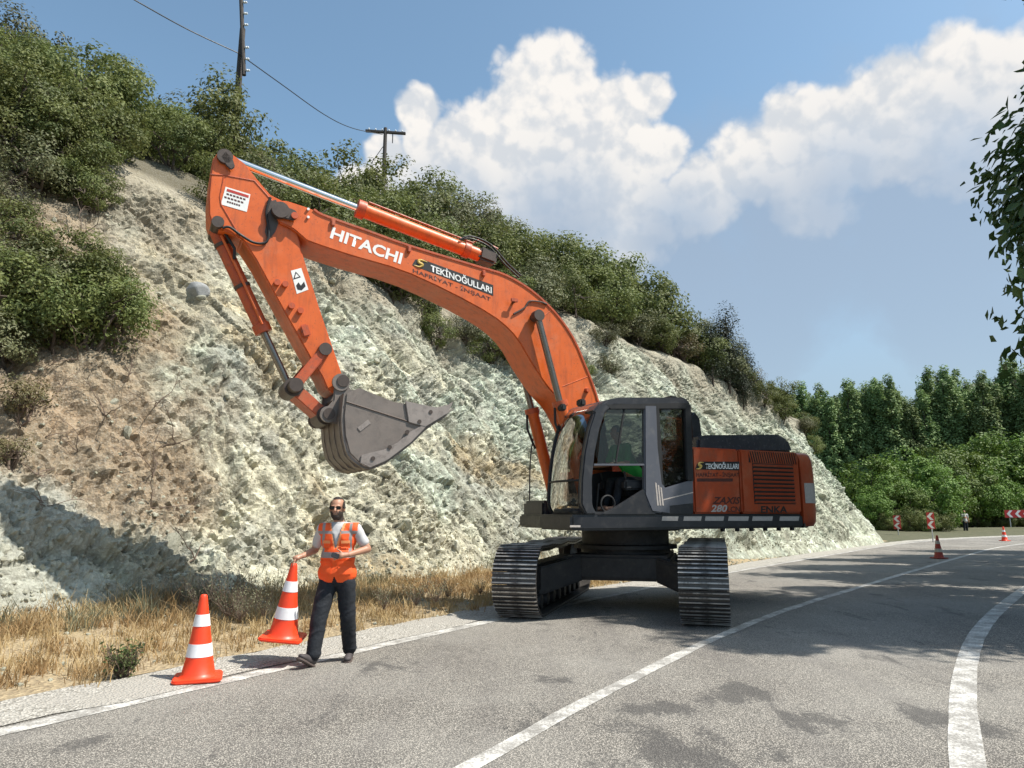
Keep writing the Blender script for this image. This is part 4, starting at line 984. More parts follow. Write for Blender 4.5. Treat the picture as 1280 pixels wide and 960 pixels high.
MB().box(((xcf+xrear)/2, (YS+YI)/2, zd+.02), (xcf-xrear-.1, YS-YI-.1, .05), .01).build('cab_floor', 'interior', cab)
# curved windscreen and side glass
fr_ = spline(hpp([(734, 641), (729, 630), (729.5, 600), (733, 565), (739, 535), (746, 514), (754, 504)], YS), 4)
def sheet(name, prof, y0, y1, m, bow=0.0, ny=8):
    n = len(prof); v = []
    for j in range(ny+1):
        f = j/ny; off = bow*(1-(2*f-1)**2)
        for (x, z) in prof: v.append((x+off, y0+(y1-y0)*f, z))
    i = np.arange(n-1); q = np.vstack([np.stack([i+j*n, i+1+j*n, i+1+(j+1)*n, i+(j+1)*n], 1) for j in range(ny)])
    return np_mesh(name, v, q, m, cab, True)
sheet('windscreen', fr_, YI+.05, YS-.08, 'windshield_glass', .10)
kz = [p for p in fr_]; mid = min(range(len(kz)), key=lambda k: abs(kz[k][1]-hp(729, 602, YS)[1]))
MB().tube([(kz[mid][0]+.10*(1-(2*j/8-1)**2)+.005, YI+.05+(YS-.13-YI)*j/8, kz[mid][1]) for j in range(9)], .018, 6).build('windscreen_bar', 'black_rubber', cab)
for yy in (YI+.03, YS-.09): MB().tube([(x+.01, yy, z) for x, z in fr_], .022, 6).build('windscreen_seal', 'black_rubber', cab)
def pane(name, pix, y): return MB().poly(hpp(pix, YS), y-.004, y).build(name, 'glass', cab)
pane('window_pane', [(748, 580), (752, 540), (760, 513), (768, 510), (782, 510), (772, 580)], YS-.03)
pane('window_pane', [(772, 580), (783, 510), (805, 510), (805, 580)], YS-.035)
pane('window_pane', [(822, 509), (858, 509), (860, 599), (829, 609)], YS-.04)
pane('window_pane', [(750, 582), (757, 520), (770, 510), (858, 510), (860, 586)], YI+.03)
MB().poly([(YI+.1, zr1), (YS-.1, zr1), (YS-.1, zr2), (YI+.1, zr2)], xrear+.03, xrear+.034, 0, 'x').build('rear_window', 'glass', cab)
# roof edge clutter: work lamp, wiper and roof hatch
MB().box((hp(855, 494, YS)[0], 1.0, hp(855, 494, YS)[1]), (.16, .5, .05), .02).build('roof_hatch', 'black_rubber', cab)
MB().tube([(hp(742, 512, 1.0)[0]+.10, 1.0, hp(742, 512, 1.0)[1]), (hp(731, 560, 1.0)[0]+.16, .85, hp(731, 560, 1.0)[1]), (hp(727, 600, 1.0)[0]+.17, .75, hp(727, 600, 1.0)[1])], .012, 6).build('wiper', 'black_rubber', cab)
for yy in (.62, 1.22): MB().box((hp(745, 505, YS)[0]+.10, yy, hp(745, 505, YS)[1]+.05), (.10, .16, .11), .02).build('work_lamp', 'black_rubber', cab)
# seat and controls
xs_ = hp(790, 600, .95)[0]; zs_ = hp(790, 606, .95)[1]
st_ = MB(); st_.box((xs_+.02, .95, zs_-.12), (.5, .5, .13), .04); seat = st_.build('seat', 'interior', ex)
MB().box((xs_-.28, .95, zs_+.22), (.13, .48, .62), .05, Matrix.Rotation(-.12, 3, 'Y')).build('backrest', 'interior', seat)
MB().box((xs_-.34, .95, zs_+.62), (.10, .26, .18), .04).build('headrest', 'interior', seat)
MB().box((xs_, .95, zs_-.32), (.34, .34, .30), .02).build('seat_base', 'interior', seat)
for yy in (.62, 1.28):
    MB().box((xs_+.2, yy, zs_-.02), (.46, .14, .16), .03).build('control_console', 'interior', ex)
    MB().tube([(xs_+.36, yy, zs_+.05), (xs_+.40, yy, zs_+.2)], [.014, .02], 8).build('control_lever', 'black_rubber', ex)
for yy in (.85, 1.05): MB().tube([(xs_+.80, yy, zd+.05), (xs_+.74, yy, zd+.5)], .015, 8).build('travel_lever', 'black_rubber', ex)
tor = [(hp(757, 630, 1.3)[0]+.13*math.cos(a), 1.36, hp(757, 630, 1.3)[1]+.13*math.sin(a)) for a in np.linspace(0, 6.2832, 25)]
MB().tube(tor, .016, 8, False).build('hose_coil', 'black_rubber', ex)

# ---------------------------------------------------------------- boom
YB = .36
top_e = [(343, 262), (346, 253), (356, 250.5), (372, 255), (392, 262), (404, 269), (455, 287), (514, 308), (600, 334), (632, 344), (664, 363), (694, 391), (716, 422), (731, 456), (745, 493), (757, 540), (766, 585), (768, 612)]
bot_e = [(757, 618), (744, 600), (730, 560), (707, 510), (685, 484), (664, 453), (642, 418), (604, 388), (514, 343), (440, 320), (389, 303), (378, 296), (366, 286), (349, 278)]
bt = spline(hpp(top_e, YB), 3); bb = spline(hpp(bot_e, YB), 3)
bm = MB(); bm.poly(bt+bb, -YB, YB, .018); boom = bm.build('boom', 'orange_paint', ex, .5)
# flange plates standing proud along the top edge
def ribbon(name, prof, y0, y1, h, m, parent):
    up_, dn = [], []
    for k, (x, z) in enumerate(prof):
        a = prof[max(k-1, 0)]; c = prof[min(k+1, len(prof)-1)]; t = Vector((c[0]-a[0], 0, c[1]-a[1])).normalized(); nx, nz = t.z, -t.x
        if name == 'top_flange' and False: pass
        up_.append((x-nx*h, z-nz*h)); dn.append((x+nx*h, z+nz*h))
    return MB().poly(up_+dn[::-1], y0, y1, 0).build(name, m, parent)
ribbon('top_flange', bt[12:-6], YB, YB+.018, .016, 'orange_worn', boom)
# weld seams, lugs and plates
for (u, v) in ((416, 279), (511, 312), (604, 342)): MB().box((hp(u, v, YB)[0], YB+.02, hp(u, v, YB)[1]), (.06, .05, .11), .012).build('hose_lug', 'orange_worn', boom)
for (a_, b_, c_, d_) in ((703, 483, 736, 470), (671, 402, 690, 387)):
    A, B = hp(a_, b_, YB), hp(c_, d_, YB); MB().tube([(A[0], YB+.002, A[1]), (B[0], YB+.002, B[1])], .006, 6).build('weld_seam', 'orange_paint', boom)
x_, z_ = hp(733, 488, YB); MB().tube([(x_, YB, z_), (x_, YB+.06, z_)], [.05, .035], 12).build('lug_knob', 'orange_worn', boom)
x_, z_ = hp(641, 378, YB); MB().tube([(x_, YB, z_), (x_, YB+.10, z_)], .025, 10).build('pin', 'pin_steel', boom)
MB().box((x_+.02, YB+.10, z_+.01), (.14, .03, .07), .012).build('pin_retainer', 'orange_worn', boom)
hs_ = [hp(*p, YB) for p in ((641, 393), (655, 385), (661, 377), (675, 378), (683, 381))]
MB().tube([(x, YB+.022, z) for x, z in spline(hs_, 4)], .016, 7).build('grease_line', 'pin_steel', boom)
lettering('lettering', 'HITACHI', boom, 'white_print', (412, 297.5), (500.5, 330.5), (416, 283.5), YB, .03)
LB1 = company(boom, YB, (515, 333), (616.5, 370), 13.5, 1)
lettering('lettering', 'HAFRİYAT - İNŞAAT', boom, 'faded_black', LB1(.01, -.62), LB1(.97, -.66), LB1(.01, -.06), YB, .012)
MB().poly(hpp([(409, 259), (413, 260), (412, 275), (408, 274)], YB+.01), YB, YB+.03).build('hose_clamp', 'orange_worn', boom) if False else None
# boss and keeper of the arm pivot
def boss(name, u, v, y0, y1, rad, m, parent, pl):
    x, z = hp(u, v, pl); return MB().tube([(x, y0, z), (x, y1, z)], rad, 20).build(name, m, parent)
P2 = hp(350, 264, YB); P1 = hp(281, 197, .30); P3 = hp(272, 279, .30); PH = hp(405, 438, .30); PK = hp(369, 482, .36); PB = hp(426, 478, .30); PC = hp(410, 518, .36)
boss('pivot_pin', 350, 264, -YB-.07, YB+.07, .125, 'pin_steel', boom, YB)
MB().poly(hpp([(345, 258), (352, 256), (370, 263), (373, 271), (368, 276), (347, 271)], YB+.05), YB+.03, YB+.055, .012).build('pin_keeper', 'pin_steel', boom)
boss('keeper_bolt', 368, 270, YB+.05, YB+.085, .05, 'orange_worn', boom, YB+.05)
for (u, v) in ((385, 262), (385, 272)): boss('grease_fitting', u, v, YB, YB+.03, .02, 'white_print', boom, YB)

# boom cylinders
for s_ in (1, -1):
    yb = .50*s_; A = hp(672, 395, .50); K2 = hp(733, 632, .50); A = Vector((A[0], yb, A[1])); Bq = Vector((K2[0], yb, K2[1])); d = (Bq-A)
    sp = A+d*.46
    cyl = MB().tube([sp, A+d*.48, A+d*.50, A+d*1.0], [.125, .125, .105, .105], 20).build('boom_cylinder', 'orange_paint', ex)
    MB().tube([A, sp+d*.02], .058, 16).build('piston_rod', 'rod_dark', cyl)
    MB().tube([A+Vector((0, -.07, 0)), A+Vector((0, .07, 0))], .10, 18).build('rod_eye', 'pin_steel', cyl)
    MB().tube([sp-d.normalized()*.03, sp+d*.02], .135, 18).build('gland', 'orange_worn', cyl)
    MB().tube([sp+Vector((.13, 0, 0))+d*.03, sp+Vector((.17, 0, -.1))+d*.08, sp+Vector((.14, 0, 0))+d*.22], .022, 8).build('cylinder_hose', 'black_rubber', cyl)
MB().tube([(hp(672, 395, .5)[0], -.5, hp(672, 395, .5)[1]), (hp(672, 395, .5)[0], .56, hp(672, 395, .5)[1])], .075, 18).build('cylinder_pin', 'pin_steel', boom)
# arm cylinder above the boom
Q0 = hp(281, 197, .0); Q1 = hp(607, 322, .0); A = Vector((Q0[0]-.02, 0, Q0[1])); Bq = Vector((Q1[0], 0, Q1[1])); d = Bq-A
cyl = MB().tube([A+d*.475, A+d*.49, A+d*.5, A+d*.97], [.135, .135, .118, .118], 22).build('arm_cylinder', 'orange_paint', ex)
MB().tube([A, A+d*.485], .062, 18).build('piston_rod', 'chrome', cyl)
MB().tube([A+d*.465, A+d*.495], .15, 20).build('gland', 'orange_worn', cyl)
MB().tube([A+d*.90, A+d*.925], .14, 20).build('tube_clamp', 'orange_worn', cyl)
nrm_ = Vector((-d.z, 0, d.x)).normalized()
if nrm_.z < 0: nrm_ = -nrm_
MB().tube([A+d*.50+nrm_*.15+Vector((0, .05, 0)), A+d*.93+nrm_*.15+Vector((0, .05, 0)), A+d*.955+nrm_*.26+Vector((0, .05, 0)), A+d*1.04+nrm_*.22+Vector((0, .05, 0))], .018, 8).build('oil_pipe', 'orange_worn', cyl)
MB().box(Bq, (.34, .30, .24), .04, Matrix.Rotation(math.atan2(-d.z, d.x), 3, 'Y')).build('cylinder_bracket', 'pin_steel', cyl)
h0 = [hp(*p, .1) for p in ((574, 302), (588, 298), (612, 308), (632, 330), (650, 347))]
for dy in (.06, .13): MB().tube([(x, dy, z+dy*.2) for x, z in spline(h0, 5)], .017, 8).build('hydraulic_hose', 'black_rubber', cyl)

# ---------------------------------------------------------------- arm
YA = .30
arm_p = [(266, 199), (273, 189.5), (284, 187), (294, 195), (306, 204), (321, 223), (338, 243), (356, 252), (366, 266), (372, 290), (376, 310), (400, 387), (427, 466), (426, 486), (418, 492), (409, 486), (402, 470), (388, 448), (352, 384), (320, 325), (303, 299), (286, 290), (276, 287), (266, 283), (261, 268), (260.5, 245), (263, 217)]
am_ = MB(); am_.poly(hpp(arm_p, YA), -YA, YA, .02); arm = am_.build('arm', 'orange_paint', ex, .5)
# raised edge of the cast end, seams, stops
for pl_ in ([(263, 218), (280, 219), (318, 226), (341, 252)], [(280, 220), (275, 246), (276.5, 256), (300, 296)]):
    MB().tube([(x, YA+.001, z) for x, z in hpp(pl_, YA)], .010, 6).build('weld_seam', 'orange_worn', arm)
for (u, v) in ((346, 354), (356, 356), (364, 383), (375, 389)): boss('stop_lug', u, v, YA, YA+.06, .045, 'orange_worn', arm, YA)
MB().box((hp(381, 414, YA)[0], YA+.03, hp(381, 414, YA)[1]), (.12, .06, .19), .02, Matrix.Rotation(.35, 3, 'Y')).build('stop_block', 'orange_worn', arm)
boss('arm_pin', 281, 197, -YA-.05, YA+.06, .11, 'pin_steel', arm, YA)
MB().poly(hpp([(275, 196), (282, 189), (290, 197), (294, 209), (289, 213), (283, 208)], YA+.04), YA+.03, YA+.06, .012).build('pin_keeper', 'pin_steel', arm)
boss('cylinder_pin', 272, 279, -YA-.04, YA+.07, .085, 'pin_steel', arm, YA)
stk = plate('sticker', [(282, 233.5), (313, 243), (308.5, 265), (276, 255.5)], YA, 'white_print', arm, .004)
plate('sticker_header', [(284, 236), (311, 244.5), (310.5, 247.5), (283, 239)], YA, 'red_print', arm, .007)
lettering('lettering', 'DİKKAT', arm, 'white_print', (290, 240.5), (304, 245), (290.5, 238.2), YA, .02, .010) if False else None
for (f, a_, b_) in ((.36, .1, .9), (.56, .05, .85), (.76, .2, .75)):
    l0 = (282-6*f+31*a_, 233.5+22*f+9.5*a_); l1 = (282-6*f+31*b_, 233.5+22*f+9.5*b_)
    for k in range(6):
        g0 = k/6+.01; g1 = (k+.78)/6; L_ = lambda t, o_: (l0[0]+(l1[0]-l0[0])*t, l0[1]+(l1[1]-l0[1])*t+o_)
        plate('printed_line', [L_(g0, -1.1), L_(g1, -1.1), L_(g1, .9), L_(g0, .9)], YA, 'faded_black', arm, .007)
plate('warning_label', [(363.5, 338.5), (376.5, 335), (385.5, 362), (371, 367.5)], YA, 'white_print', arm, .004)
tri = hpp([(366.5, 349.5), (376, 346.5), (369.5, 339.5)], YA)
MB().poly(tri, YA+.004, YA+.007).build('warning_triangle', 'black_print', arm); tri2 = [(sum(p[0] for p in tri)/3*(.42)+p[0]*.58, sum(p[1] for p in tri)/3*.42+p[1]*.58) for p in tri]
MB().poly(tri2, YA+.007, YA+.009).build('warning_triangle_fill', 'white_print', arm)
plate('warning_pictogram', [(370, 357), (373, 353), (376, 357), (380, 352), (382, 358), (377, 363), (372, 362)], YA, 'black_print', arm, .007)
hs_ = [hp(*p, YA+.03) for p in ((278, 285), (287, 284), (300, 293), (317, 303), (332, 303), (336, 290), (333, 265), (338, 247))]
MB().tube([(x, YA+.03, z) for x, z in spline(hs_, 5)], .02, 8).build('hydraulic_hose', 'black_rubber', arm)
sd = hpp([(334, 252), (345, 250), (352, 268), (344, 290), (335, 301), (331, 290), (335, 270)], YA); MB().poly(sd, YA, YA+.012, .004).build('rub_plate', 'pin_steel', arm)
# bucket cylinder
A = Vector((P3[0], 0, P3[1])); Bq = Vector((PK[0], 0, PK[1])); d = Bq-A
nn_ = Vector((d.z, 0, -d.x)).normalized()
cyl = MB().tube([A, A+d*.58, A+d*.59, A+d*.64], [.105, .105, .13, .13], 20).build('bucket_cylinder', 'orange_worn', ex)
MB().tube([A+d*.62, Bq], .055, 16).build('piston_rod', 'rod_dark', cyl)
for s_ in (-1, 1): MB().tube([A+d*.06+nn_*.15*s_*0+Vector((0, .14, .02)), A+d*.3+Vector((0, .15, .02)), A+d*.60+Vector((0, .14, .0))], .02, 8).build('oil_pipe', 'orange_paint', cyl) if s_ > 0 else None
MB().tube([A+d*.04+Vector((-.05, .16, .04)), A+d*.14+Vector((-.09, .2, .02)), A+d*.2+Vector((-.03, .17, .0))], .022, 8).build('hydraulic_hose', 'black_rubber', cyl)
for f in (.08, .34): MB().tube([A+d*f, A+d*(f+.02)], .12, 18).build('tube_clamp', 'pin_steel', cyl)
# linkage
def bar(name, a, b, y, wd, th, m, parent):
    a = Vector((a[0], y, a[1])); b = Vector((b[0], y, b[1])); d = b-a
    return MB().box((a+b)/2, (d.length, th, wd), .012, Matrix.Rotation(math.atan2(-d.z, d.x), 3, 'Y')).build(name, m, parent)
for s_ in (-1, 1):
    lk_ = bar('idler_link', PH, PK, (YA+.06)*s_, .15, .07, 'orange_worn', ex)
    if s_ > 0:
        MB().tube([(PH[0], -.42, PH[1]), (PH[0], .42, PH[1])], .095, 18).build('link_pin', 'pin_steel', lk_)
        MB().tube([(PK[0], -.44, PK[1]), (PK[0], .46, PK[1])], .10, 18).build('link_pin', 'pin_steel', lk_)
hl_ = bar('bucket_link', PK, PC, 0, .18, .44, 'orange_worn', ex)
for p in (PK, PC): MB().tube([(p[0], -.25, p[1]), (p[0], .25, p[1])], .14, 18).build('link_end', 'pin_steel', hl_)

# ---------------------------------------------------------------- bucket
YK = .68
side = [(433, 492), (448.7, 484.7), (465, 491.6), (492, 502.5), (520, 507), (548, 511), (560, 516), (531, 534.5), (511.6, 553), (482, 575), (462, 583), (449, 578), (437, 566), (431.5, 545), (430, 520)]
sp_ = hpp(side, YK)
bk = MB()
for s_ in (-1, 1): bk.poly(sp_, YK*s_-.02, YK*s_+.02, .008)
# wrapped shell: from the lip round the back up to the hinge
shell = spline(hpp([(558, 517), (531, 535), (511.6, 553.5), (482, 575.5), (462, 583.5), (449, 578.5), (437, 566.5), (431.5, 545), (430, 520), (433, 492)], YK), 3)
inn = []
for k, (x, z) in enumerate(shell):
    a_ = shell[max(k-1, 0)]; c_ = shell[min(k+1, len(shell)-1)]; t = Vector((c_[0]-a_[0], 0, c_[1]-a_[1])).normalized(); inn.append((x-t.z*.035*-1, z-t.x*.035))
bk.poly(shell+inn[::-1], -YK+.004, YK-.004, 0)
bucket = bk.build('bucket', 'bucket_steel', ex, .5)
# hinge ears
for y0 in (-.42, .36):
    ear = hpp([(419, 470), (427, 467), (434, 472), (437, 486), (446, 490), (440, 520), (424, 530), (409, 528), (404, 519), (409, 509), (417, 500)], .42)
    MB().poly(ear, y0, y0+.06, .015).build('hinge_ear', 'bucket_steel', bucket)
MB().tube([(PB[0], -.46, PB[1]), (PB[0], .46, PB[1])], .09, 18).build('hinge_pin', 'pin_steel', bucket)
MB().tube([(PC[0], -.46, PC[1]), (PC[0], .46, PC[1])], .085, 18).build('hinge_pin', 'pin_steel', bucket)
for s_ in (-1, 1):
    for rr_, u_, v_ in ((.13, 426, 478), (.12, 410, 518)):
        x, z = hp(u_, v_, .42); MB().tube([(x, .40*s_, z), (x, .445*s_, z)], rr_, 20).build('pin_boss', 'bucket_steel', bucket)
# side cutter, wear strip, ribs
MB().poly(hpp([(449.5, 579), (451, 569), (462, 566), (480, 562), (497, 553), (512, 540), (530, 530), (532, 534), (512.5, 554), (483, 576), (462, 585)], YK+.02), YK+.02, YK+.045, .008).build('wear_plate', 'bucket_worn', bucket)
MB().poly(hpp([(506, 501.5), (545, 509.5), (560, 506), (566, 502), (559, 517), (531, 534), (510, 528)], YK+.02), YK+.02, YK+.05, .008).build('side_cutter', 'bucket_worn', bucket)
A, B = hp(433, 502, YK+.02), hp(530, 533, YK+.02)
MB().tube([(A[0], YK+.02, A[1]), (B[0], YK+.02, B[1])], .014, 6).build('weld_seam', 'pin_steel', bucket)
for (u, v) in ((466, 573), (487, 559), (509, 540), (524, 527), (538, 515)): boss('bolt_head', u, v, YK+.04, YK+.06, .03, 'pin_steel', bucket, YK+.04)
x, z = hp(455, 532, YK+.02); MB().box((x, YK+.025, z), (.20, .012, .07), .003, Matrix.Rotation(.7, 3, 'Y')).build('plate_mark', 'bucket_worn', bucket)
for k in range(4):
    f = -.75+k*.5; MB().poly([(p[0]*1.0, p[1]) for p in [shell[6], shell[9], shell[12], shell[15], shell[18], shell[21], shell[24]]]+[(p[0]+q_[0], p[1]+q_[1]) for p, q_ in zip([shell[24], shell[21], shell[18], shell[15], shell[12], shell[9], shell[6]], [(.05, .0), (.05, -.0), (.05, -.02), (.04, -.05), (0, -.05), (-.02, -.05), (-.03, -.04)])], f*YK-.06, f*YK+.06).build('wear_strip', 'bucket_steel', bucket)
L0, L1_ = hp(531, 535, YK), hp(558, 517, YK); dx, dz = L1_[0]-L0[0], L1_[1]-L0[1]; Ln = math.hypot(dx, dz); dx, dz = dx/Ln, dz/Ln
for k in range(5):
    y = -YK+.08+k*(2*YK-.16)/4
    MB().poly([(L1_[0]-dx*.16-dz*.05, L1_[1]-dz*.16+dx*.05), (L1_[0]-dx*.16+dz*.05, L1_[1]-dz*.16-dx*.05), (L1_[0]+dx*.18, L1_[1]+dz*.18+.0)], y-.055, y+.055, .01).build('tooth', 'bucket_worn', bucket)

# ================================================================== CONES
def make_cone(name, label, red='cone_red', white='cone_white', H_=.81):
    root = empty(name); tag(root, label, 'traffic cone', 'traffic cones on the road')
    k = H_/.88; rr = lambda z: (.165-(z-.05)/(.83)*.130)
    b = MB(); s_ = .245
    pl_ = []
    for cx, cy, a0 in ((1, 1, 0), (-1, 1, 1), (-1, -1, 2), (1, -1, 3)):
        for j in range(5): a = (a0+j/4)*math.pi/2; pl_.append((cx*(s_-.06)+.06*math.cos(a), cy*(s_-.06)+.06*math.sin(a)))
    b.poly([(x*k, y*k) for x, y in pl_], .004, .042*k, .012, 'z'); b.build('base', red, root)
    c = MB(); c.lathe([(.205*k, .038*k), (.19*k, .05*k), (.168*k, .075*k), (rr(.2)*k, .2*k), (rr(.5)*k, .5*k), (rr(.84)*k, .84*k), (.038*k, .865*k), (.028*k, .88*k)], 32); c.build('cone_body', red, root, .9)
    for z0, z1 in ((.245, .375), (.555, .675)):
        MB().lathe([(rr(z0)*k+.001, z0*k), (rr(z0)*k+.004, z0*k), (rr(z1)*k+.004, z1*k), (rr(z1)*k+.001, z1*k)], 32).build('white_band', white, root)
    return root
c1 = make_cone('traffic_cone', 'clean orange cone standing on the edge line before the dry grass')
x, y = gnd(247, 851); c1.location = (x, y, .012); c1.rotation_euler = (0, 0, .35)
c2 = copy_tree(c1); tag(c2, 'tilted orange cone held by its tip in the walking man\'s hand')
c3 = make_cone('traffic_cone', 'dirty dark cone standing on the centre line at the shade\'s edge', 'cone_dull', 'cone_dull_white'); x, y = gnd(1174, 698.5); c3.location = (x, y, .012); c3.rotation_euler = (0, 0, .2)
c4_ = copy_tree(c1); tag(c4_, 'sunlit far cone on the centre line beside the chevron board'); x, y = gnd(1256, 676.5); c4_.location = (x, y, .012)

# ================================================================== PEOPLE
def blob(name, prims, m, parent=None, voxel=.008, sm=4, cut=None, keepfaces=None):
    """closed tapered capsules / ellipsoids fused into one skin"""
    b = bmesh.new()
    for p in prims:
        if p[0] == 'e':
            _, c, rad = p[:3]; rot = p[3] if len(p) > 3 else Matrix.Identity(3)
            M = Matrix.Translation(Vector(c)) @ rot.to_4x4() @ Matrix.Diagonal((*rad, 1)); bmesh.ops.create_icosphere(b, subdivisions=3, radius=1, matrix=M)
        else:
            _, p0, r0, p1, r1 = p; p0, p1 = Vector(p0), Vector(p1)
            for c, rd in ((p0, r0), (p1, r1)): bmesh.ops.create_icosphere(b, subdivisions=3, radius=rd, matrix=Matrix.Translation(c))
            d = p1-p0; q = d.to_track_quat('Z', 'Y').to_matrix().to_4x4()
            bmesh.ops.create_cone(b, cap_ends=True, segments=24, radius1=r0, radius2=r1, depth=d.length, matrix=Matrix.Translation((p0+p1)/2) @ q)
    me = bpy.data.meshes.new(name); b.to_mesh(me); b.free(); o = bpy.data.objects.new(name, me); COL.objects.link(o)
    md = o.modifiers.new('r', 'REMESH'); md.mode = 'VOXEL'; md.voxel_size = voxel; md.use_smooth_shade = True
    m2 = o.modifiers.new('s', 'SMOOTH'); m2.factor = .5; m2.iterations = sm
    dg = bpy.context.evaluated_depsgraph_get(); me2 = bpy.data.meshes.new_from_object(o.evaluated_get(dg)); bpy.data.objects.remove(o, do_unlink=True); bpy.data.meshes.remove(me)
    if cut:
        b = bmesh.new(); b.from_mesh(me2); dl = [f for f in b.faces if cut(f.calc_center_median())]; bmesh.ops.delete(b, geom=dl, context='FACES'); b.to_mesh(me2); b.free()
    me2.materials.clear(); me2.name = name
    for mm in (m if isinstance(m, (list, tuple)) else [m]): me2.materials.append(MATS[mm])
    for p in me2.polygons: p.use_smooth = True
    return link(bpy.data.objects.new(name, me2), parent)
def skin_over(name, src, pred, off, m, parent):
    """faces of src where pred holds, lifted along the normal: hair, beard, bands"""
    b = bmesh.new(); b.from_mesh(src.data); b.normal_update()
    dl = [f for f in b.faces if not pred(f.calc_center_median(), f.normal)]; bmesh.ops.delete(b, geom=dl, context='FACES')
    if not len(b.verts): b.free(); return None
    b.normal_update(); vs_ = [(v, v.normal.copy()) for v in b.verts]; base = list(b.faces)
    for v, n_ in vs_: v.co += n_*(off if isinstance(off, float) else off(v.co))
    me = bpy.data.meshes.new(name); b.to_mesh(me); b.free(); me.materials.clear(); me.materials.append(MATS[m])
    return link(bpy.data.objects.new(name, me), parent)
def fingers(palm, d, up, side, curl, L=.075, r=.0088, thumb=1):
    """palm centre, finger direction, palm normal, side (towards the little finger)"""
    out = []; palm, d, up, side = map(Vector, (palm, d, up, side))
    for k, (o_, l_) in enumerate(((-.030, .92), (-.010, 1.0), (.010, .95), (.029, .78))):
        p = palm+side*o_+d*.035; dd = d.copy()
        for j in range(3):
            dd = (dd+up*-curl*(.55+.2*j)).normalized(); q = p+dd*L*l_*(.42, .33, .25)[j]; out.append(('c', p, r*(1-.07*j), q, r*(1-.07*(j+1)))); p = q
    p = palm-side*.032-d*.015; dd = (d*.6-side*.7-up*.45).normalized()
    for j in range(2): q = p+dd*.034; out.append(('c', p, .0105-.001*j, q, .0095-.001*j)); p = q; dd = (dd+d*.4-up*.4*curl).normalized()
    return out
gx_, gy_ = gnd(412, 829)
X0 = .045
# joints (facing -y)
neck = (X0, 0, 1.50); hd = (X0-.025, -.035, 1.665)
shR, elR, wrR = (X0-.185, .0, 1.435), (X0-.29, .09, 1.20), (X0-.375, -.10, 1.145)
haR = (X0-.43, -.15, 1.125)
shL, elL, wrL = (X0+.185, .0, 1.435), (X0+.325, .02, 1.215), (X0+.165, -.20, 1.165)
haL = (X0+.085, -.245, 1.155)
hipR, knR, anR = (X0-.095, 0, .86), (X0-.155, -.13, .475), (X0-.175, -.20, .10)
hipL, knL, anL = (X0+.095, 0, .86), (X0+.13, .02, .475), (X0+.135, .17, .095)
head_p = [('e', (hd[0], hd[1]+.012, hd[2]+.035), (.078, .098, .095)), ('e', (hd[0], hd[1]-.018, hd[2]-.045), (.062, .072, .075)), ('e', (hd[0], hd[1]-.055, hd[2]-.085), (.04, .035, .03)),
          ('c', (hd[0], hd[1]-.085, hd[2]+.02), .012, (hd[0], hd[1]-.108, hd[2]-.022), .016), ('e', (hd[0]-.078, hd[1]+.005, hd[2]-.005), (.012, .022, .033)), ('e', (hd[0]+.078, hd[1]+.005, hd[2]-.005), (.012, .022, .033)),
          ('e', (hd[0], hd[1]-.082, hd[2]-.06), (.026, .012, .010)), ('e', (hd[0], hd[1]-.078, hd[2]+.028), (.055, .016, .012))]
torso_p = [('c', neck, .058, (hd[0], hd[1]+.02, hd[2]-.05), .056), ('e', (X0, .005, 1.33), (.175, .105, .20)), ('e', (X0, -.005, 1.12), (.155, .105, .20)), ('e', (X0, .0, .95), (.165, .11, .13)), ('c', shR, .062, shL, .062)]
def arm_p_(a, b, c, k=0): return [('c', a, .056+k, b, .043+k), ('c', b, .042+k, c, .030+k)]
dR = (Vector(haR)-Vector(wrR)).normalized(); dL = (Vector(haL)-Vector(wrL)).normalized()
hand_p = [('c', wrR, .027, haR, .030), ('e', haR, (.042, .03, .026)), ('c', wrL, .027, haL, .030), ('e', haL, (.036, .03, .036))]
hand_p += fingers(haR, (-.35, -.30, -.75), (-.6, .0, .35), (.3, -.9, .1), .25) + fingers(haL, (-.85, -.15, -.1), (.1, -.9, .3), (0, .25, -.95), .75)
leg_p = [('c', hipR, .088, knR, .060), ('c', knR, .055, anR, .042), ('c', hipL, .088, knL, .060), ('c', knL, .055, anL, .042)]
body = blob('person', head_p+torso_p+arm_p_(shR, elR, wrR)+arm_p_(shL, elL, wrL)+hand_p+leg_p, 'skin', None, .0065, 3)
tag(body, 'bearded man in sunglasses and orange safety vest walking with a cone in hand', 'person')
body.location = (gx_, gy_, .012)
# clothes
def mixp(a, b, f): return tuple(a[k]*(1-f)+b[k]*f for k in range(3))
blob('tshirt', [('e', (X0, .005, 1.33), (.188, .118, .205)), ('e', (X0, -.005, 1.12), (.168, .118, .21)), ('e', (X0, 0, .97), (.172, .12, .13)), ('c', shR, .072, shL, .072), ('c', shR, .070, mixp(shR, elR, .66), .060), ('c', shL, .070, mixp(shL, elL, .66), .060), ('c', (X0, .005, 1.45), .085, (X0, -.0, 1.49), .068)], 'tshirt', body, .008, 5,
     cut=lambda c: c.z > 1.515 or (Vector(c)-Vector(elR)).length < .055 or (Vector(c)-Vector(elL)).length < .055)
def vcut(c):
    f = c.y < -.02
    return c.z > 1.505 or c.z < .86 or (f and c.z > 1.24 and abs(c.x-X0+.005) < .008+(c.z-1.24)*.24) or (f and c.z < .93 and abs(c.x-X0) < (.93-c.z)*.42) or (abs(c.x-X0) > .222 and c.z > 1.24)
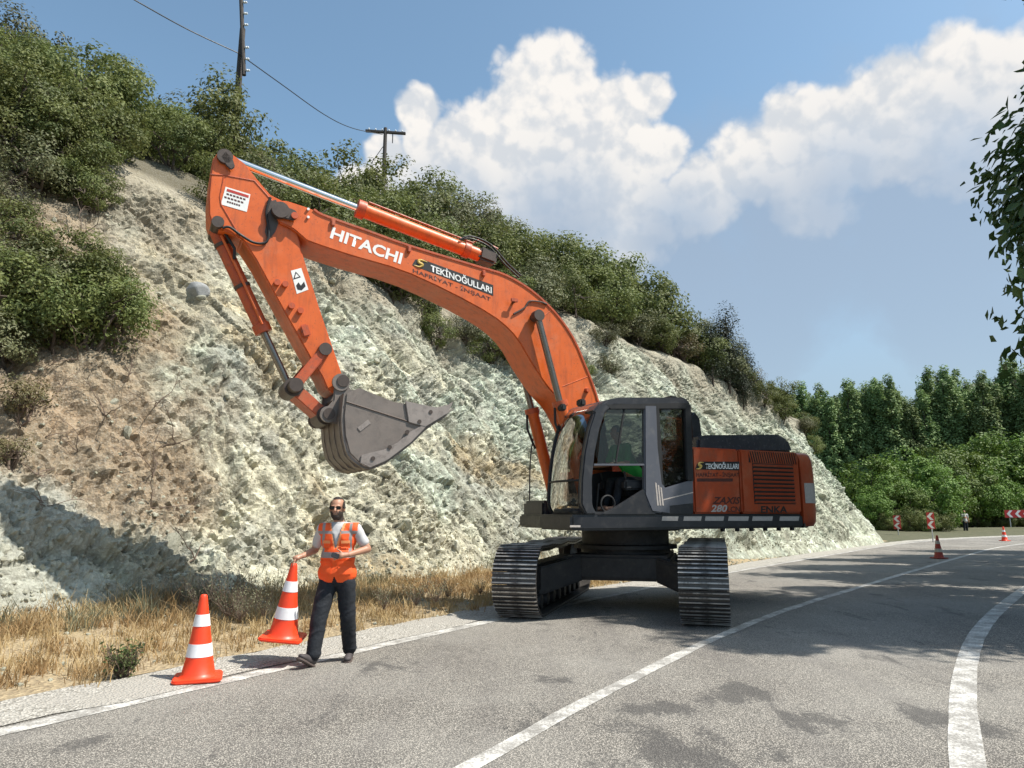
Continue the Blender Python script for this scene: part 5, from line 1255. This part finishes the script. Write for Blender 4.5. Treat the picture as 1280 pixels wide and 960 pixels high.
vest = blob('safety_vest', [('e', (X0, .005, 1.33), (.205, .140, .205)), ('e', (X0, -.005, 1.12), (.192, .142, .24)), ('e', (X0, 0, .96), (.215, .150, .17)), ('c', (X0-.165, .0, 1.435), .090, (X0+.165, .0, 1.435), .090), ('c', (X0, .0, 1.46), .10, (X0, .0, 1.47), .09)], ['vest', 'reflective', 'vest_trim'], body, .008, 5, cut=vcut)
for p in vest.data.polygons:
    c = p.center; ax = abs(c.x-X0)
    k = 0
    if 1.125 < c.z < 1.185: k = 1
    elif .135 < ax < .165 and 1.185 < c.z < 1.50 and c.y < .02: k = 1
    elif 1.385 < c.z < 1.42 and ax > .05: k = 1
    elif c.y < -.02 and c.z > 1.22 and ax < .026+(c.z-1.24)*.24 and ax > .006: k = 2
    p.material_index = k
for (px_, pz_) in ((-.10, 1.27), (.10, 1.27), (-.105, 1.02), (.105, 1.02)):
    w_, h_ = (.085, .09) if pz_ > 1.2 else (.13, .15)
    skin_over('vest_pocket', vest, lambda c, n_: abs(c.x-X0-px_) < w_/2 and abs(c.z-pz_) < h_/2 and c.y < -.02, .010, 'vest', body)
    skin_over('pocket_flap', vest, lambda c, n_: abs(c.x-X0-px_) < w_/2 and 0 < c.z-pz_-h_/2+.03 < .03 and c.y < -.02, .016, 'vest_trim' if pz_ > 1.2 else 'vest', body)
blob('jeans', [('e', (X0, .0, .90), (.170, .125, .11)), ('c', hipR, .108, knR, .085), ('c', knR, .085, (anR[0], anR[1], anR[2]+.02), .074), ('c', hipL, .108, knL, .085), ('c', knL, .085, (anL[0], anL[1], anL[2]+.02), .074),
     ('e', mixp(knR, anR, .3), (.088, .085, .03)), ('e', mixp(knL, anL, .35), (.088, .085, .03)), ('e', mixp(knR, anR, .93), (.080, .080, .03)), ('e', mixp(knL, anL, .93), (.080, .080, .03))], 'jeans', body, .008, 4)
# shoes: leading heel planted with the toe up and turned out, trailing foot flat
for (an, yaw, pitch_) in ((anR, -.55, .50), (anL, .05, -.05)):
    Rm = Matrix.Rotation(yaw, 3, 'Z') @ Matrix.Rotation(-pitch_, 3, 'X'); A_ = Vector(an)
    T_ = lambda x, y, z: tuple(A_+Rm @ Vector((x, y, z)))
    heel_drop = -.088 if pitch_ > .1 else -.075
    up_ = blob('shoe', [('c', T_(0, .0, .0), .052, T_(0, .025, -.04), .044), ('c', T_(0, .025, -.045), .042, T_(0, -.11, -.055), .040), ('e', T_(0, -.13, -.058), (.046, .065, .032), Rm)], 'shoe', body, .007, 3)
    so_ = MB(); ol = [(.032, .065), (.040, .03), (.036, -.03), (.048, -.10), (.046, -.16), (.025, -.20), (-.025, -.20), (-.046, -.16), (-.046, -.10), (-.034, -.03), (-.040, .03), (-.032, .065)]
    so_.poly(ol, -.105, -.078, .008, 'z'); s_o = so_.build('sole', 'sole', up_)
    s_o.matrix_local = Matrix.Translation(A_) @ Rm.to_4x4()
def folds(o, amp, fx, fz, seed):
    me = o.data; n = len(me.vertices); co = np.empty(n*3, np.float32); me.vertices.foreach_get('co', co); co = co.reshape(-1, 3)
    nm = np.empty(n*3, np.float32); me.vertices.foreach_get('normal', nm); nm = nm.reshape(-1, 3)
    q = np.c_[(co[:, 0]+co[:, 2]*.35)*fx, co[:, 1]*fx, (co[:, 2]-co[:, 0]*.6)*fz].astype(float)
    d = 1-np.abs(vnoise(q, seed))*2; d2 = vnoise(q*2.1, seed+3)
    me.vertices.foreach_set('co', (co+nm*((d*.7+d2*.4)*amp)[:, None]).astype(np.float32).ravel()); me.update()
for ch in body.children:
    if ch.name.startswith('jeans'): folds(ch, .0085, 5, 13, 5)
    elif ch.name.startswith('tshirt'): folds(ch, .007, 7, 11, 8)
    elif ch.name.startswith('safety_vest'): folds(ch, .008, 8, 7, 11)
# hair, beard, glasses, watch hand object
hx, hy, hz = hd
skin_over('hair', body, lambda c, n_: c.z > hz+.0 and (Vector(c)-Vector(hd)).length < .17 and (c.y > hy+.03 and c.z > hz-.05 or c.z > hz+.105-.0*(c.y) and c.y > hy-.055 or abs(c.x-hx) > .066 and c.y > hy-.045 and c.z < hz+.11), .008, 'hair', body)
skin_over('beard', body, lambda c, n_: hz-.125 < c.z < hz-.028 and (Vector(c)-Vector(hd)).length < .16 and c.y < hy+.01 and (c.z < hz-.05 or abs(c.x-hx) > .035) and not (abs(c.x-hx) < .022 and hz-.066 < c.z < hz-.053), .009, 'hair', body)
gls = MB()
for s_ in (-1, 1): gls.box((hx+.034*s_, hy-.094, hz+.008), (.056, .012, .040), .008); gls.tube([(hx+.066*s_, hy-.092, hz+.018), (hx+.082*s_, hy-.02, hz+.015)], .0035, 6)
gls.box((hx, hy-.098, hz+.015), (.02, .008, .008)); gls.build('sunglasses', 'lens_dark', body)
gl_ = MB().box((haL[0]-.05, haL[1]-.035, haL[2]+.005), (.09, .022, .055), .008, Matrix.Rotation(.3, 3, 'Y')); o = gl_.build('hand_radio', 'black_cover'); o.location = body.location
tag(o, 'small dark handheld device in the walking man\'s hand at his belly', 'device')
# cone held by its tip
tip = Vector(body.location)+Vector(haR)+Vector((-.012, -.02, -.055)); ax_ = Vector((.115, -.05, 1)).normalized()
c2.location = tip-ax_*.81; c2.rotation_euler = (ax_.to_track_quat('Z', 'Y') @ Matrix.Rotation(.5, 3, 'Z').to_quaternion()).to_euler()

# operator in the cab (machine frame -> world)
MW = Matrix.Translation((EXC[0], EXC[1], .008)) @ Matrix.Rotation(PHI, 4, 'Z')
hxz = hp(769, 541, .98); ox, oz = hxz[0]-.01, hxz[1]
seat_z = zs_-.06
S0 = (xs_-.10, .98, seat_z+.10)
hdp = (ox, .98, oz); nk = (ox-.05, .98, oz-.17); shz = oz-.25
opb = [('e', (hdp[0]-.01, .98, oz+.03), (.098, .078, .095)), ('e', (hdp[0]+.02, .98, oz-.04), (.072, .062, .075)), ('c', (hdp[0]+.09, .98, oz+.01), .012, (hdp[0]+.11, .98, oz-.025), .014), ('e', (hdp[0], .90, oz), (.02, .012, .03)), ('e', (hdp[0], 1.06, oz), (.02, .012, .03)),
       ('c', nk, .055, hdp, .055), ('c', (ox-.09, .80, shz), .06, (ox-.09, 1.16, shz), .06), ('c', (ox-.09, .98, shz-.08), .14, S0, .14), ('e', S0, (.15, .18, .12))]
arms = []
for s_ in (-1, 1):
    a_, b_, c_ = (ox-.09, .98+.20*s_, shz), (ox-.02, .98+.27*s_, shz-.27), (ox+.22, .98+.25*s_, shz-.30)
    arms += [('c', a_, .055, b_, .043), ('c', b_, .042, c_, .03), ('e', (c_[0]+.05, c_[1], c_[2]), (.05, .03, .035))]
    for j in range(4): arms.append(('c', (c_[0]+.08, c_[1]-.024+.016*j, c_[2]+.01), .009, (c_[0]+.125, c_[1]-.024+.016*j, c_[2]-.03), .008))
    arms.append(('c', (c_[0]+.05, c_[1]-.03, c_[2]), .010, (c_[0]+.09, c_[1]-.045, c_[2]-.02), .008))
    k_ = (xs_+.36, .98+.13*s_, seat_z+.10); opb += [('c', (S0[0], .98+.1*s_, S0[2]), .09, k_, .062), ('c', k_, .058, (k_[0]+.10, k_[1], zd+.14), .045), ('c', (k_[0]+.10, k_[1], zd+.10), .045, (k_[0]+.28, k_[1], zd+.09), .036)]
op = blob('person', opb+arms, 'skin', None, .012, 3); op.matrix_world = MW
tag(op, 'excavator operator in a green shirt seated inside the cab', 'person')
blob('green_shirt', [('c', (ox-.09, .80, shz), .072, (ox-.09, 1.16, shz), .072), ('c', (ox-.09, .98, shz-.08), .155, (S0[0], S0[1], S0[2]+.05), .155)]+[('c', (ox-.09, .98+.20*s_, shz), .068, (ox-.03, .98+.26*s_, shz-.2), .062) for s_ in (-1, 1)], 'green_shirt', op, .012, 4)
blob('trousers', [('e', (S0[0], S0[1], S0[2]-.0), (.165, .195, .12))]+[('c', (S0[0], .98+.1*s_, S0[2]), .102, (xs_+.36, .98+.13*s_, seat_z+.10), .078) for s_ in (-1, 1)]+[('c', (xs_+.36, .98+.13*s_, seat_z+.10), .076, (xs_+.46, .98+.13*s_, zd+.18), .062) for s_ in (-1, 1)], 'jeans', op, .012, 4)
skin_over('hair', op, lambda c, n_: (Vector(c)-Vector(hdp)).length < .17 and c.z > oz and (c.x < ox+.03 or c.z > oz+.09), .008, 'hair', op)
# far figure under the trees
x, y = gnd(1208, 667)
fp = blob('person', [('c', (0, 0, 1.42), .06, (0, 0, 1.2), .13), ('c', (0, 0, 1.2), .14, (0, 0, .9), .14), ('e', (0, 0, 1.62), (.08, .095, .115)), ('c', (-.1, 0, .88), .085, (-.11, 0, .1), .05), ('c', (.1, 0, .88), .085, (.12, .05, .1), .05), ('c', (-.2, 0, 1.4), .05, (-.27, 0, .85), .035), ('c', (.2, 0, 1.4), .05, (.27, -.05, .85), .035), ('c', (-.18, 0, 1.42), .06, (.18, 0, 1.42), .06), ('c', (-.11, .03, .06), .045, (-.11, -.12, .05), .04), ('c', (.12, .08, .06), .045, (.12, -.07, .05), .04)], 'skin', None, .02, 3)
tag(fp, 'tiny far figure in a white shirt standing under the trees', 'person'); fp.location = (x, y, .02)
blob('shirt', [('c', (0, 0, 1.40), .10, (0, 0, .95), .165), ('c', (-.2, 0, 1.41), .07, (-.23, 0, 1.15), .06), ('c', (.2, 0, 1.41), .07, (.23, 0, 1.15), .06), ('c', (-.18, 0, 1.41), .08, (.18, 0, 1.41), .08)], 'tshirt', fp, .02, 3)
blob('trousers', [('c', (-.09, 0, .88), .105, (-.11, 0, .15), .07), ('c', (.09, 0, .88), .105, (.12, .04, .15), .07)], 'jeans', fp, .02, 3)

# ================================================================== SIGNS
def chevron_post(name, label, u, v, w_, h_, z0, rz):
    x, y = gnd(u, v); root = empty(name, (x, y, 0), rz); tag(root, label, 'road sign', 'single chevron signs on the bend')
    MB().tube([(0, .03, -.1), (0, .03, z0+h_*.9)], .035, 10).build('post', 'post_grey', root)
    bd = MB().box((0, 0, z0+h_/2), (w_, .02, h_), .004).build('board', 'sign_red', root)
    for k in range(2):
        zc = z0+h_*(.25+.5*k); t = h_*.17
        MB().poly([(-w_*.42, zc), (w_*.05, zc+h_*.22), (w_*.45, zc+h_*.22), (w_*.0, zc), (w_*.45, zc-h_*.22), (w_*.05, zc-h_*.22)], -.016, -.011).build('white_chevron', 'sign_white', bd)
chevron_post('chevron_sign', 'red and white chevron sign on a thin post nearest the end of the cliff', 1123, 671.5, .55, .9, .52, -1.2)
chevron_post('chevron_sign', 'red and white chevron sign between the cliff end and the long chevron board', 1166, 677.5, .45, .9, .72, -1.15)
x, y = gnd(1276, 664); root = empty('chevron_board', (x, y, 0), -.10); tag(root, 'long horizontal red board with white chevrons behind the far cone', 'road sign')
zb0 = 1.15
for px_ in (-.75, .75, 1.9): MB().tube([(px_, .04, -.1), (px_, .04, zb0+.5)], .04, 10).build('post', 'post_grey', root)
bd = MB().box((.6, 0, zb0+.33), (3.5, .02, .66), .004).build('board', 'sign_red', root)
for k in range(5):
    xc = -.98+k*.68; MB().poly([(xc, zb0+.33), (xc+.26, zb0+.63), (xc+.50, zb0+.63), (xc+.24, zb0+.33), (xc+.50, zb0+.03), (xc+.26, zb0+.03)], -.016, -.011).build('white_chevron', 'sign_white', bd)

# ================================================================== POWER LINE
def ray_at(u, v, D):
    d = ray(u, v); t = D/d[1]; return Vector(d*t)+Vector((0, 0, CAMH))
p_lo = ray_at(294, 160, 26); hgt = ray_at(300, 36, 26)
root = empty('power_pole', (p_lo.x, p_lo.y, p_lo.z-2.5)); tag(root, 'dark wooden power pole with an insulator post bolted on, behind the shrubs', 'power pole')
MB().tube([(0, 0, 0), (0, 0, hgt.z-p_lo.z+2.5)], [.15, .11], 12).build('pole', 'wood_pole', root)
t0, t1 = ray_at(305, 94, 25.8), ray_at(300, -40, 25.8); o_ = root.location
MB().tube([t0-o_, t1-o_], [.085, .085], 8).build('insulator_post', 'wood_pole', root)
for k in range(9):
    q_ = t0+(t1-t0)*(.04+k*.105)-o_
    if k in (3,): continue
    ins = MB(); M = Matrix.Translation(q_+Vector((.08, -.02, 0))) @ Matrix.Rotation(math.pi/2, 4, 'Y'); ins.lathe([(.02, 0), (.05, .04), (.055, .07), (.03, .09), (.05, .12), (.045, .15), (.02, .17)], 12, M); ins.build('insulator', 'insulator', root)
p2 = ray_at(480, 215, 38); top2 = ray_at(480, 160, 38)
root = empty('power_pole', (p2.x, p2.y, p2.z-1.5)); tag(root, 'distant wooden power pole with a wide double crossarm above the shrubs', 'power pole')
hh_ = top2.z-p2.z+1.5
MB().tube([(0, 0, 0), (0, 0, hh_)], [.13, .10], 10).build('pole', 'wood_pole', root)
ca0, ca1 = ray_at(457, 163.5, 38)-root.location, ray_at(507, 167, 38)-root.location
MB().box((ca0+ca1)/2, ((ca1-ca0).length, .16, .13), .01, Matrix.Rotation(math.atan2(-(ca1-ca0).z, (ca1-ca0).x), 3, 'Y')).build('crossarm', 'wood_pole', root)
for k in range(6):
    q_ = ca0+(ca1-ca0)*((k+.5)/6); MB().lathe([(.02, 0), (.045, .04), (.05, .09), (.02, .14)], 10, Matrix.Translation(q_+Vector((0, 0, .06)))).build('insulator', 'insulator', root)
MB().tube([(0, 0, hh_-1.0), (-.75, 0, hh_-2.2)], .02, 6).build('stay', 'wire', root)
MB().tube([ca0+(ca1-ca0)*.68, ca0+(ca1-ca0)*.68+Vector((0, 0, -.65))], .03, 6).build('hanger', 'wire', root)
wp = [ray_at(100, -40, 20.5), ray_at(170, 1, 22), ray_at(235, 37, 24), ray_at(297, 66, 25.7)]
wq = [ray_at(297, 66, 25.7), ray_at(350, 104, 29), ray_at(405, 143, 33), ray_at(440, 160, 36), ray_at(478, 168, 38)]
for lab, pts in (('sagging power cable running from the wooden pole up out of view', wp), ('sagging power cable strung between the two power poles', wq)):
    P = [pts[0]]
    for i in range(len(pts)-1):
        a, b, c, d = pts[max(i-1, 0)], pts[i], pts[i+1], pts[min(i+2, len(pts)-1)]
        for k in range(1, 7):
            t = k/6; P.append(.5*((2*b)+(c-a)*t+(2*a-5*b+4*c-d)*t*t+(3*b-a-3*c+d)*t**3))
    o = MB().tube(P, .022, 6).build('power_cable', 'wire'); tag(o, lab, 'cable')
